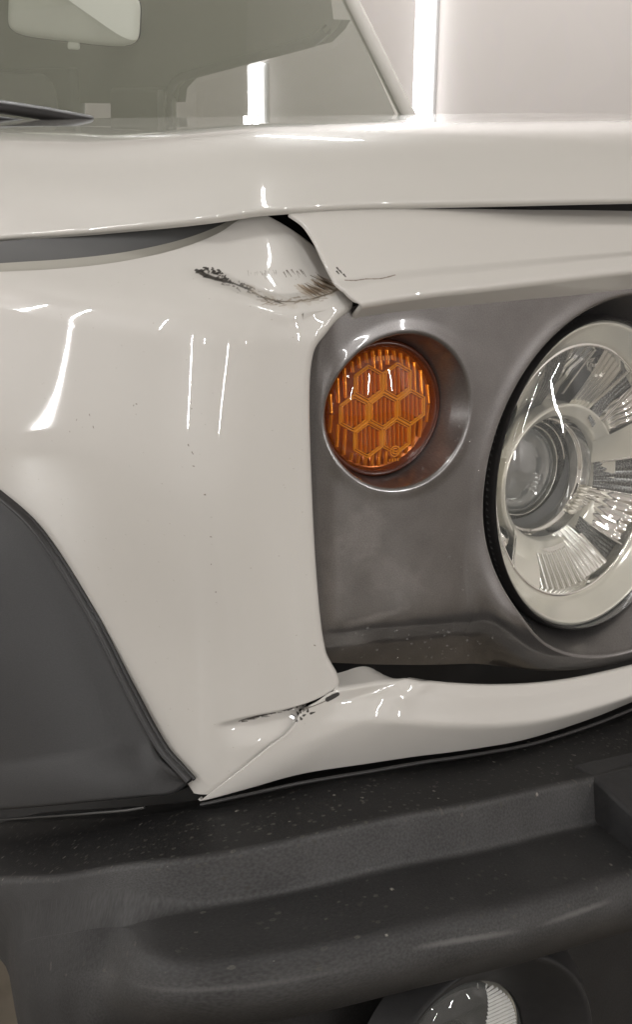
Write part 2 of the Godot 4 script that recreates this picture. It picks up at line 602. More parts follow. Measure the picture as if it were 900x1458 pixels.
func rail_image(paint: Color) -> Image:
	var im := Image.create(IW, IH, false, Image.FORMAT_RGB8)
	im.fill(paint)
	rng.seed = 12
	var black := Color(0.10, 0.085, 0.07)
	var rail := [[0.0250, 0.9915], [0.0310, 0.9912], [0.0380, 0.9918], [0.0470, 0.9917], [0.0580, 0.9932]]
	for q in rail:
		q[1] = t_of(q[1])
	for i in 8:
		stroke(im, spl(rail, i / 8.0), spl(rail, (i + 1) / 8.0), 0.6, 0.4, Color(0.3, 0.22, 0.16), 0.7)
	for q in [[0.0215, 0.9985], [0.0230, 0.9968], [0.0250, 0.9947], [0.0210, 0.9965]]:
		var a := Vector2(q[0], t_of(q[1]))
		stroke(im, a, a + Vector2(0.001, -0.002), 1.1, 0.6, black, 0.9)
	return im

# ---------------------------------------------------------------- start
func _ready() -> void:
	make_plan()
	var cam := Camera3D.new()
	cam.name = "camera"
	cam.fov = 36.0
	cam.near = 0.02
	cam.far = 40.0
	cam.position = Vector3(-0.55077, 1.10002, 0.73794)
	cam.rotation = Vector3(deg_to_rad(-15), deg_to_rad(-37), 0)
	add_child(cam)
	var we := WorldEnvironment.new()
	we.name = "environment"
	var env := Environment.new()
	env.background_mode = Environment.BG_COLOR
	env.background_color = Color.BLACK
	env.tonemap_mode = Environment.TONE_MAPPER_LINEAR
	env.tonemap_exposure = 1.0
	env.sdfgi_enabled = true
	env.ssao_enabled = true
	env.ssil_enabled = true
	we.environment = env
	add_child(we)
	make_materials()
	make_room()
	make_lamps()
	make_car()
	floor_tool()

# ---------------------------------------------------------------- workshop
func make_room() -> void:
	var x0 := -3.2
	var x1 := 2.3
	var z0 := -5.0
	var z1 := 4.2
	var h := 2.9
	var th := 0.12
	var mid := Vector3((x0 + x1) / 2, h / 2, (z0 + z1) / 2)
	var parts = [
		["floor", Vector3(mid.x, -th / 2, mid.z), Vector3(x1 - x0 + 2 * th, th, z1 - z0 + 2 * th), "floor_coat", "tan coated workshop floor below the bumper"],
		["ceiling", Vector3(mid.x, h + th / 2, mid.z), Vector3(x1 - x0 + 2 * th, th, z1 - z0 + 2 * th), "ceiling_paint", "plain pale ceiling of the workshop"],
		["wall_left", Vector3(x0 - th / 2, mid.y, mid.z), Vector3(th, h - 0.004, z1 - z0), "wall_paint", "plain wall on the fender's side of the car"],
		["wall_right", Vector3(x1 + th / 2, mid.y, mid.z), Vector3(th, h - 0.004, z1 - z0), "wall_paint", "pale beige wall behind the car with lit strips"],
		["wall_back", Vector3(mid.x, mid.y, z0 - th / 2), Vector3(x1 - x0 + 2 * th, h - 0.004, th), "wall_paint", "pale wall behind the car's tail"],
		["wall_front", Vector3(mid.x, mid.y, z1 + th / 2), Vector3(x1 - x0 + 2 * th, h - 0.004, th), "wall_paint", "plain wall in front of the car"],
	]
	for p in parts:
		var bm := BoxMesh.new()
		bm.size = p[2]
		var o := put(p[0], bm, mats[p[3]])
		o.position = p[1]
		tag(o, p[4], "", "", "structure")

# an upright light strip: housing at the back, glowing tube, and the light it gives
func lamp(at: Vector3, facing: Vector3, length: float, width: float, energy: float, label: String, along_ := Vector3.UP) -> void:
	var f := facing.normalized()
	var b := Basis(along_.cross(f).normalized(), along_, f)
	var o := node("light_strip", null, Transform3D(b, at))
	tag(o, label, "light strip", "light strips on the workshop walls")
	build("housing", block(Vector3(0, 0, -0.012), Vector3(width * 0.8, length + 0.02, 0.02), 0.004), mats.lamp_housing, o, 0)
	build("diffuser_lamp", [tube(PackedVector3Array([Vector3(0, -length / 2 - 0.006, 0.008), Vector3(0, -length / 2, 0.012), Vector3(0, 0, 0.012), Vector3(0, length / 2, 0.012), Vector3(0, length / 2 + 0.006, 0.008)]), width / 2, 14, 0.45)], mats.lamp_glow, o, 0, null, true)
	var l := AreaLight3D.new()
	l.name = "strip_light"
	l.area_size = Vector2(width, length)
	l.light_energy = energy
	l.light_color = Color(0.99, 0.988, 0.985)
	l.shadow_enabled = true
	l.area_range = 12.0
	l.position = Vector3(0, 0, 0.04)
	l.rotation.y = PI
	o.add_child(l, true)

func make_lamps() -> void:
	var e := 3.2
	lamp(Vector3(2.29, 1.5, -2.53), Vector3(-1, 0, 0), 1.5, 0.066, e, "tall glowing light strip on the beige wall beside the windscreen pillar", Vector3(0, 1, 0.03).normalized())
	lamp(Vector3(2.29, 0.72, -3.31), Vector3(-1, 0, 0), 0.9, 0.07, e * 0.6, "shorter glowing light strip seen through the car's windows")
	# z, bottom, top, what tells it apart
	for q in [[-4.66, 1.15, 2.1, 0.025, "farthest light strip on the fender-side wall"], [-3.72, 0.22, 2.3, 0.045, "tallest light strip on the fender-side wall"], [-1.84, 1.5, 2.4, 0.05, "highest light strip on the fender-side wall"], [-0.58, 0.72, 1.45, 0.04, "light strip on the fender-side wall level with the front wheel"], [-0.05, 1.0, 1.3, 0.035, "shorter light strip close to the one beside the wheel"], [1.3, 0.68, 1.0, 0.035, "low light strip on the fender-side wall ahead of the bumper"], [2.5, 0.95, 1.2, 0.04, "shortest light strip on the fender-side wall"]]:
		lamp(Vector3(-3.19, (q[1] + q[2]) / 2, q[0]), Vector3(1, 0, 0), q[2] - q[1], q[3], e * (q[2] - q[1]) / 1.9, q[4])
	for q in [[-0.85, 0.9, 1.7, "light strip on the wall ahead of the car, nearest the fender's corner"], [0.4, 0.95, 2.2, "tall light strip on the wall ahead of the headlight"], [1.7, 0.9, 2.2, "tall light strip on the wall ahead of the car's far headlight"]]:
		lamp(Vector3(q[0], (q[1] + q[2]) / 2, 4.19), Vector3(0, 0, -1), q[2] - q[1], 0.05, e * (q[2] - q[1]) * 0.5, q[3])
	for q in [[1.55, -2.0, 1.4, 0.1, 1.5, "added long light strip under the ceiling brightening the beige wall"], [-0.8, 1.0, 0.6, 0.16, 0.75, "short light panel under the ceiling over the dented corner"], [-1.6, 3.2, 1.0, 0.1, 0.7, "added fill light strip under the ceiling near the wall ahead of the car"]]:  # first and last strips are added, to brighten the wall and for fill
		lamp(Vector3(q[0], 2.885, q[1]), Vector3(0, -1, 0), q[2], q[3], e * q[4], q[5], Vector3(0, 0, 1))

# ---------------------------------------------------------------- the car
func make_car() -> void:
	var car := node("off_road_car")
	tag(car, "white off-road car with crumpled front fender, amber signal and round headlight", "car")
	fender(car)
	gutter(car)
	hood(car)
	front_rail(car)
	lamp_panel(car)
	valance(car)
	bumper(car)
	flare(car)
	cabin(car)
	dark_inner(car)

func panel_uv(p: Vector3) -> Vector2:
	var q := uv_at(p)
	return Vector2((q.x * UVS.x + UV0.x + 0.03) / 0.48, (0.99 - p.y) / 0.3)

func panel_image() -> Image:              # metallic flake, and the dull smudges rubbed into the panel's lower left
	var w := 1280
	var h := 800
	var im := Image.create(w, h, false, Image.FORMAT_RGB8)
	var n1 := FastNoiseLite.new()
	n1.seed = 4
	n1.frequency = 0.35
	var n2 := FastNoiseLite.new()
	n2.seed = 8
	n2.frequency = 0.012
	n2.fractal_octaves = 4
	# centre s, y, half sizes, lean, strength
	var smudges := [[0.040, 0.835, 0.017, 0.022, 0.5, 0.35], [0.062, 0.800, 0.016, 0.030, -0.9, 0.28], [0.020, 0.80, 0.008, 0.045, 0.0, 0.18], [0.045, 0.776, 0.028, 0.0035, -0.12, 0.5], [0.095, 0.80, 0.02, 0.03, 0.3, 0.12]]
	for y in h:
		for x in w:
			var s := -0.03 + 0.48 * x / w
			var t := 0.99 - 0.3 * y / h
			var v := 0.180 * (1 + 0.30 * n1.get_noise_2d(x, y) + 0.14 * n2.get_noise_2d(x, y))
			if s < 0.13 and t < 0.87:
				for q in smudges:
					var d := Vector2(s - q[0], t - q[1]).rotated(q[4])
					var e := Vector2(d.x / q[2], d.y / q[3]).length() + 0.35 * n2.get_noise_2d(x * 2.0, y * 2.0)
					v *= 1 + q[5] * (1 - smoothstep(0.25, 1.15, e))
			im.set_pixel(x, y, lin(v * 1.02, v * 0.975, v * 0.95))
	return im

const SMILE := [[-0.0975, 1.0029], [-0.0700, 0.9973], [-0.0395, 0.9891], [-0.0175, 0.9825], [0.0030, 0.9833], [0.0235, 0.9900], [0.0350, 0.9957]]
const CREASE := [[-0.0530, 0.7148], [-0.0355, 0.7201], [-0.0180, 0.7237], [0.0000, 0.7278], [0.0175, 0.7335]]
const TOP := [[-0.3600, 0.9725], [-0.3135, 0.9774], [-0.2795, 0.9818], [-0.2265, 0.9896], [-0.1730, 0.9998], [-0.1320, 1.0110], [-0.1055, 1.0209], [-0.0845, 1.0315], [-0.0670, 1.0420], [-0.0510, 1.0472], [-0.0260, 1.0467], [-0.0085, 1.0412], [0.0055, 1.0322], [0.0180, 1.0194], [0.0250, 1.0068], [0.0295, 0.9944], [0.0305, 0.9824]]
const LEFT_K := [0.0, 0.3, 0.42, 0.55, 0.7, 0.84, 0.94, 0.975, 1.0]
const LEFT := [[-0.3610, 0.9741], [-0.3695, 0.8425], [-0.2800, 0.8324], [-0.2260, 0.8118], [-0.1735, 0.7663], [-0.1365, 0.7233], [-0.1060, 0.6902], [-0.0850, 0.6723], [-0.0730, 0.6601]]
const RIGHT_K := [0.0, 0.06, 0.13, 0.2, 0.4, 0.6, 0.7, 0.8, 0.86, 0.92, 1.0]
const RIGHT := [[0.0305, 0.9824], [0.0125, 0.9694], [0.0000, 0.9546], [-0.0040, 0.9264], [-0.0025, 0.8662], [0.0015, 0.7991], [0.0065, 0.7620], [0.0155, 0.7384], [-0.0040, 0.7268], [-0.0120, 0.7125], [-0.0720, 0.6604]]

func ramp01(x: float, a: float, b: float) -> float:
	return smoothstep(a, b, x)

func fender_point(s: float, t: float) -> Vector3:
	var o := 0.0
	# a slight twist of the flank
	o += 0.22 * minf(s + 0.10, 0.0) * (t - 0.90) * ramp01(-s, 0.08, 0.16) + barrel(s, t)
	# upper dent: the skin above a smile-shaped crease is pushed in
	if s > SMILE[0][0] - 0.02:
		var ys := yat(SMILE, s)
		var fall: float = ramp01(s, SMILE[0][0] - 0.005, SMILE[0][0] + 0.03) * (1 - 0.6 * ramp01(s, SMILE[6][0] - 0.02, SMILE[6][0] + 0.01))
		var dd := t - ys
		o -= 0.0105 * fall * ramp01(dd, -0.002, 0.004) * exp(-maxf(dd, 0.0) / 0.022)
		o += 0.0025 * fall * exp(-pow((dd + 0.007) / 0.006, 2))
		# bulged crown above it
		o += 0.004 * fall * ramp01(dd, 0.02, 0.055)
	# lower crease
	if s > CREASE[0][0] - 0.03 and t < 0.78:
		var yc := yat(CREASE, s)
		var fall2: float = ramp01(s, CREASE[0][0] - 0.012, CREASE[0][0] + 0.022)
		var d2 := yc - t
		o -= 0.0085 * fall2 * ramp01(d2, -0.003, 0.0015) * exp(-maxf(d2, 0.0) / 0.012)
		o += 0.0015 * fall2 * exp(-pow((d2 - 0.016) / 0.008, 2))
	# low-frequency panel waviness
	o += 0.0006 * sin(s * 31 + 1.0) * sin(t * 27 + 0.6)
	return sk(s, t, o)

func fender_st(u: float, v: float) -> Vector2:
	var l := splk(LEFT_K, LEFT, v)
	var r := splk(RIGHT_K, RIGHT, v)
	var p := l.lerp(r, u)
	var t0 := spl(TOP, u)
	var straight := Vector2(LEFT[0][0], LEFT[0][1]).lerp(Vector2(RIGHT[0][0], RIGHT[0][1]), u)
	return p + (t0 - straight) * pow(1 - v, 3.0)

func fender(car: Node3D) -> void:
	var g := sheet(170, 230, func(u, v):
		var q := fender_st(u, v * 0.992)
		return fender_point(q.x, q.y))
	g = rolled(g, Vector2(0.0015, 0.012), Vector2(0.0008, 0.0), Vector2(0.0022, 0.001), Vector2(0.0, 0.0))
	# the front edge rolls over in a wide lip
	var n0: int = g[0].size()
	g = rolled(g, Vector2.ZERO, Vector2.ZERO, Vector2.ZERO, Vector2(0.006, 0.03), 8)
	var o := build("front_fender", [g], mats.scuffed_paint, car, 1, func(_u, _v, p): return uv_at(p))
	tag(o, "dented white fender with black scuffs along its creases")

func gutter(car: Node3D) -> void:
	var rows := []
	for q in [[0.0, -0.006], [0.004, -0.008], [0.009, -0.007], [0.014, -0.003], [0.019, 0.005], [0.022, 0.012], [0.024, 0.02]]:
		var r := PackedVector3Array()
		for i in 81:
			var st := spl(TOP, lerpf(0.0, 0.535, i / 80.0))
			var e := fender_point(st.x, st.y)
			var c := Vector3(HOOD_MID.x, e.y, HOOD_MID.z) - e
			e += c.normalized() * q[0] + Vector3.UP * q[1]
			r.append(e)
		rows.append(r)
	build("fender_gutter", [rows.slice(0, 5)], mats.shaded_paint, car)  # gutter in the darkened copy of the body paint
	build("gutter_wall", [rows.slice(4)], mats.inner_grey, car)

func uv_at(p: Vector3) -> Vector2:       # body coordinates of a point near the outline, by a local search
	var best := 0
	var bd := 1e9
	for i in range(360, 1150, 15):
		var d := (px[i] - p.x) * (px[i] - p.x) + (pz[i] - p.z) * (pz[i] - p.z)
		if d < bd:
			bd = d
			best = i
	for i in range(best - 15, best + 16):
		var d := (px[i] - p.x) * (px[i] - p.x) + (pz[i] - p.z) * (pz[i] - p.z)
		if d < bd:
			bd = d
			best = i
	# a quarter-step refinement along the tangent
	var a := pa[best]
	var s := ps[best] + (p.x - px[best]) * sin(a) + (p.z - pz[best]) * cos(a)
	return uv_of(s, t_of(p.y))

const HOOD_LOW := [[-0.3970, 0.9882], [-0.3140, 0.9985], [-0.2245, 1.0077], [-0.1470, 1.0164], [-0.0780, 1.0244], [-0.0370, 1.0288], [-0.0110, 1.0300], [0.0405, 1.0314], [0.0940, 1.0310], [0.1820, 1.0289], [0.2790, 1.0265], [0.3355, 1.0248]]
const HOOD_MID := Vector3(0.72, 1.058, -0.75)

func hood(car: Node3D) -> void:
	var lip := [[0.0, 0.0], [0.0035, 0.006], [0.010, 0.0165], [0.019, 0.0265], [0.031, 0.035], [0.047, 0.0415], [0.066, 0.0452], [0.09, 0.0468], [0.12, 0.047]]
	var g := []
	var n := 200
	var nl := 40
	for j in nl + 24:
		var r := PackedVector3Array()
		for i in n:
			var s := lerpf(-0.55, 0.72, i / (n - 1.0))
			var y0 := yat(HOOD_LOW, clampf(s, -0.35, 0.33))
			var crest := 1.0755 - 0.010 * ramp01(-s, 0.05, 0.30)
			var k := (crest - y0) / 0.047
			var q := spl(lip, minf(j / (nl - 1.0), 1.0))
			var e := bp(s, 0.0, -0.0305 - minf(q.x, 0.02))
			var to_mid := Vector3(HOOD_MID.x, 0, HOOD_MID.z) - e
			e += to_mid.normalized() * maxf(q.x - 0.02, 0.0) * 1.15
			e.y = y0 + 0.0035 + q.y * k
			if j >= nl:
				var w := (j - nl + 1) / 24.0
				e = e.lerp(Vector3(HOOD_MID.x, e.y - 0.012 * ramp01(w, 0.0, 0.3), HOOD_MID.z), w)
			r.append(e)
		g.append(r)
	g.reverse()
	g = rolled(g, Vector2.ZERO, Vector2(0.0028, 0.003), Vector2.ZERO, Vector2.ZERO, 7)
	build("hood", [g], mats.paint, car)
	# rear part of the hood up to the windscreen
	build("hood_rear_panel", [sheet(30, 30, func(u, v): return Vector3(lerpf(-0.06, 1.5, u), 1.0625 - 0.002 * v, lerpf(-0.5, -1.33, v)))], mats.paint, car)

const RAIL_TOP := [[-0.0015, 1.0292], [0.0225, 1.0303], [0.0530, 1.0303], [0.0970, 1.0289], [0.1440, 1.0267], [0.1920, 1.0238], [0.2435, 1.0212], [0.2840, 1.0190], [0.3405, 1.0160]]
const RAIL_LEFT := [[-0.0015, 1.0292]] + [[0.0060, 1.0233]] + [[0.0115, 1.0136]] + [[0.0155, 1.0021]] + [[0.0200, 0.9909]] + [[0.0250, 0.9838]] + [[0.0290, 0.9801]]
const RAIL_LOW := [[0.0325, 0.9807], [0.0565, 0.9831], [0.0875, 0.9850], [0.1325, 0.9862], [0.1935, 0.9878], [0.2585, 0.9889], [0.3145, 0.9900]]

func front_rail(car: Node3D) -> void:
	var n := 90
	var top := along(RAIL_TOP, n)
	var low := along(RAIL_LOW, n)
	var lef := along(RAIL_LEFT, 60)
	var g := []
	for j in 61:
		var r := PackedVector3Array()
		var v := j / 60.0
		for i in n + 1:
			var u := float(i) / n
			var rt: Vector2 = top[n].lerp(low[n], v)
			var p: Vector2 = top[i].lerp(low[i], v) + lef[j].lerp(rt, u) - top[0].lerp(low[0], v).lerp(top[n].lerp(low[n], v), u)
			var o := lerpf(-0.034, 0.0, pow(v, 0.75)) + 0.0055 * ramp01(v, 0.74, 0.84)
			o -= 0.016 * ramp01(u, 0.2, 0.8) * ramp01(0.3 - v, 0.0, 0.3)
			r.append(bp(p.x, p.y, o))
		g.append(r)
	g = rolled(g, Vector2.ZERO, Vector2(0.0045, 0.02), Vector2(0.0015, 0.001), Vector2.ZERO)
	build("front_rail", [g], mats.rail_paint, car, 1, func(_u, _v, p): return uv_at(p))

# ---- the grey panel with the two lamps
const SIG := Vector2(0.067, 0.908)
const HEAD := Vector2(0.2455, 0.8405)
const HOLE := Vector2(0.262, 0.8395)
const PAN_TOP := [[-0.0020, 0.9627], [0.0165, 0.9694], [0.0300, 0.9746], [0.0795, 0.9781], [0.1345, 0.9810], [0.1945, 0.9823], [0.2590, 0.9827], [0.3140, 0.9840], [0.3725, 0.9853]]
const PAN_LOW := [[0.0050, 0.7556], [0.0195, 0.7454], [0.0470, 0.7375], [0.0845, 0.7290], [0.1770, 0.7103], [0.2445, 0.7011], [0.2800, 0.6987], [0.3405, 0.6940], [0.4045, 0.6889]]

const PAN_BEND := [[0.0100, 0.7687], [0.0320, 0.7687], [0.0625, 0.7675], [0.0960, 0.7648], [0.1315, 0.7605], [0.1690, 0.7551], [0.2220, 0.7478], [0.2780, 0.7400]]

func panel_o(s: float, y: float) -> float:
	var o := -0.009
	# below a soft crease the sheet turns under; near the fender it curls back
	var low := yat(PAN_LOW, s)
	var dy := yat(PAN_BEND, s) - y
	var soft := 0.005
	o -= 0.85 * soft * log(1 + exp(dy / soft))
	o -= 0.012 * pow(clampf((0.030 - s) / 0.030, 0.0, 1.0), 2.0)
	# a raised collar round the headlight, proudest below
	var rh := Vector2((s - HOLE.x) / 0.131, (y - HOLE.y) / 0.129).length()
	var down := clampf((HEAD.y - y) / 0.13, 0.0, 1.0)
	o += (0.001 + 0.032 * down * down) * exp(-pow(maxf(rh - 1.0, 0.0) / (0.05 + 0.13 * down), 2 + 2 * down))
	var rs := Vector2((s - SIG.x) / 0.0545, (y - SIG.y) / 0.0505).length()
	o += 0.0010 * exp(-pow((rs - 1.0) / 0.09, 2))
	return o

func panel_sheet(mid: Vector2, rx: float, ry: float, s_a: float, s_b: float, roll: float, lens: Vector2, lr: Vector2, lo: float) -> Array:
	var n := 360
	var m := 70
	var g := []
	for j in m + 1:
		var r := PackedVector3Array()
		for i in n + 1:
			var a := TAU * i / n
			var d := Vector2(cos(a), sin(a))
			var hole := mid + Vector2(d.x * rx, d.y * ry)
			# the outer outline in this direction
			var reach := 1.0
			var lo_r := 0.0
			for it in 26:
				var q := mid + d * (lo_r + reach)
				if q.x > s_a and q.x < s_b and q.y < yat(PAN_TOP, q.x) and q.y > yat(PAN_LOW, q.x):
					lo_r += reach
				reach *= 0.5
			var w := float(j) / m
			var p := hole.lerp(mid + d * lo_r, pow(w, 1.5))
			r.append(bp(p.x, p.y, panel_o(p.x, p.y)))
		g.append(r)
	# roll the hole's edge inward and run the well back to the lens
	var back := []
	var kk := 7
	for k in kk + 10:
		var r := PackedVector3Array()
		for i in n + 1:
			var a := TAU * i / n
			var d := Vector2(cos(a), sin(a))
			var e := mid + Vector2(d.x * rx, d.y * ry)
			if k < kk:
				var th := (k + 1) * PI / 2 / kk * 0.86
				var q := e - d * roll * sin(th)
				r.append(bp(q.x, q.y, panel_o(e.x, e.y) - roll * (1 - cos(th))))
			else:
				var th := PI / 2 * 0.86
				var q := e - d * roll * sin(th)
				var w := (k - kk + 1) / 10.0
				var q2 := q.lerp(lens + d * lr, w)
				r.append(bp(q2.x, q2.y, lerpf(panel_o(e.x, e.y) - roll * (1 - cos(th)), lo, w)))
		back.append(r)
	back.reverse()
	return back + g

func frame_at(s: float, y: float, o: float, yaw_more := 0.0) -> Transform3D:
	var p := bp(s, y, o)
	var n := (bp(s, y, o + 0.01) - p).normalized()
	n = n.rotated(Vector3.UP, yaw_more)
	return Transform3D(Basis(Vector3.UP.cross(n).normalized(), Vector3.UP, n), p)

func lamp_panel(car: Node3D) -> void:
	var div := 0.1285
	var a := panel_sheet(SIG, 0.0545, 0.0505, -0.012, div, 0.0026, Vector2(0.0645, 0.9065), Vector2(0.0432, 0.0432), -0.034)
	var b := panel_sheet(HOLE, 0.1305, 0.1290, div, 0.44, 0.0028, HEAD, Vector2(0.0935, 0.1115), -0.03)
	build("lamp_panel", [a, b], mats.grey_metallic, car, 1, func(_u, _v, p): return panel_uv(p), true)
	signal_lamp(car)
	headlight(car)
	# water drops left on the foot of the panel
	rng.seed = 5
	var drops := []
	for i in 70:
		var s := rng.randf_range(0.03, 0.16)
		var y := yat(PAN_LOW, s) + rng.randf_range(0.006, 0.036)
		if i > 46:
			s = rng.randf_range(0.1, 0.13)
			y = rng.randf_range(0.78, 0.9)
		var r := rng.randf_range(0.0004, 0.0011)
		var f := frame_at(s, y, panel_o(s, y))
		var g := lathe([Vector2(r, 0), Vector2(r * 0.85, r * 0.35), Vector2(r * 0.5, r * 0.55), Vector2(0.00001, r * 0.62)], 10)
		for rr in g.size():
			for q in g[rr].size():
				g[rr][q] = f * (g[rr][q] * Vector3(1, rng.randf_range(1.0, 1.02), 1))
		drops.append(g)
	var o := build("water_drops", drops, mats.droplet, car, 1)
	tag(o, "", "", "", "stuff")

func hexagon(r: float, c: Vector2, z: float) -> PackedVector3Array:
	var p := PackedVector3Array()
	for i in 7:
		var a := TAU * i / 6 + PI / 2
		p.append(Vector3(c.x + r * cos(a), c.y + r * sin(a), z))
	return p

func ridge(a: Vector3, b: Vector3, w: float, h: float) -> Array:   # a small raised bar with sloping sides
	var d := (b - a).normalized()
	var n := Vector3(0, 0, 1)
	var s := d.cross(n).normalized()
	var g := []
	for e in [a, b]:
		g.append(PackedVector3Array([e - s * w / 2, e - s * w * 0.22 + n * h, e + s * w * 0.22 + n * h, e + s * w / 2]))
	return g

func moved(g: Array, by: Vector3) -> Array:
	for r in g.size():
		for i in g[r].size():
			g[r][i] += by
	return g

func signal_lamp(car: Node3D) -> void:
	var o := node("turn_signal", car, frame_at(0.0645, 0.9065, -0.0315).scaled_local(Vector3.ONE * 0.965))
	tag(o, "round amber turn signal with honeycomb lens")
	build("rim", [lathe([Vector2(0.0455, -0.012), Vector2(0.0455, 0.0), Vector2(0.0442, 0.0025), Vector2(0.0425, 0.003), Vector2(0.0405, 0.001), Vector2(0.0398, -0.004)], 72)], mats.amber_dark, o, 1, null, true)
	build("reflector", [lathe([Vector2(0.0425, -0.001), Vector2(0.041, -0.003), Vector2(0.03, -0.0045), Vector2(0.00001, -0.006)], 72)], mats.amber_reflector, o, 1, null, true)
	var dome := []
	for k in 13:
		var w := k / 12.0
		dome.append(Vector2(maxf(0.0418 * cos(w * PI / 2), 0.00001), 0.001 + 0.0125 * sin(w * PI / 2)))
	build("lens", [lathe(dome, 72)], mats.amber_lens, o, 1, null, true)
	# an inner lens carries the honeycomb in relief
	var hr := 0.0123
	var dx := hr * sqrt(3.0) * 1.0
	var dy := hr * 1.5
	var spots := []
	for rr in [-1, 0, 1]:
		for cc in ([-0.5, 0.5] if rr != 0 else [-1, 0, 1]):
			spots.append(Vector2(cc * dx - 0.0005, rr * dy - 0.0005))
	for c in spots:
		var z: float = 0.0045 - 2.2 * c.length_squared()
		var sheets := []
		var outer := hexagon(hr * 0.97, c, z)
		var inner := hexagon(hr * 0.84, c, z)
		for i in 6:
			sheets.append(ridge(outer[i], outer[i + 1], 0.0010, 0.0014))
			sheets.append(ridge(inner[i], inner[i + 1], 0.0008, 0.0012))
		var rb := []
		for k in 6:
			var x := (k - 2.5) * hr * 0.26
			var half := minf(hr * 0.76 - absf(x) * 0.56, hr * 0.74)
			rb.append(ridge(Vector3(c.x + x, c.y - half, z - 0.0012), Vector3(c.x + x, c.y + half, z - 0.0022), 0.0016, 0.0028))
		build("honeycomb_cell", sheets, mats.amber_plastic, o)
		tag(build("cell_ribs", rb, mats.amber_ribs, o), "", "", "", "stuff")
	# fine ribs filling the rest, near the edge
	var ribs := []
	for k in 15:
		var x := (k - 7) * 0.0052
		var half := sqrt(maxf(0.0385 * 0.0385 - x * x, 0.0))
		for sg in [-1.0, 1.0]:
			var y0 := 0.0
			var found := false
			for m in 24:
				var yy: float = half * (1 - m / 24.0)
				var free := true
				for c in spots:
					if absf(x - c.x) < hr * 0.9 and absf(yy * sg - c.y) < hr - absf(x - c.x) * 0.58:
						free = false
				if not free:
					break
				y0 = yy
				found = true
			if found and half - y0 > 0.002:
				ribs.append(ridge(Vector3(x, y0 * sg, 0.0), Vector3(x, half * sg, -0.002), 0.0026, 0.0018))
	tag(build("edge_ribs", ribs, mats.amber_ribs, o), "", "", "", "stuff")
	# moulded approval marks: a ringed letter low on the lens and small raised bars above
	var marks := []
	var ring := PackedVector3Array()
	for i in 25:
		ring.append(Vector3(0.008 + 0.0034 * cos(TAU * i / 24), -0.0282 + 0.0034 * sin(TAU * i / 24), 0.0062))
	marks.append(tube(ring, 0.00035, 6))
	for k in 7:
		marks.append(ridge(Vector3(-0.007 + k * 0.0021, 0.0325, 0.0048), Vector3(-0.007 + k * 0.0021, 0.0352, 0.0044), 0.0009, 0.0007))
	for k in 4:
		marks.append(ridge(Vector3(0.0048 + k * 0.0021, -0.0352, 0.0048), Vector3(0.0048 + k * 0.0021, -0.0332, 0.0048), 0.0008, 0.0007))
	for q in [[0.0066, -0.0298, 0.0066, -0.0264], [0.0066, -0.0264, 0.0094, -0.0264], [0.0066, -0.0281, 0.009, -0.0281], [0.0066, -0.0298, 0.0094, -0.0298]]:
		marks.append(ridge(Vector3(q[0], q[1], 0.006), Vector3(q[2], q[3], 0.006), 0.0006, 0.0005))
	tag(build("moulded_marks", marks, mats.amber_plastic, o), "", "", "", "stuff")

func oval(g: Array) -> Array:            # the lamp's outline is a little narrower than high
	return g.map(oval_row)

func oval_row(r: PackedVector3Array) -> PackedVector3Array:
	var out := PackedVector3Array()
	for p in r:
		out.append(Vector3(p.x * lerpf(1.0, 0.845, smoothstep(0.04, 0.09, Vector2(p.x, p.y).length())), p.y, p.z))
	return out

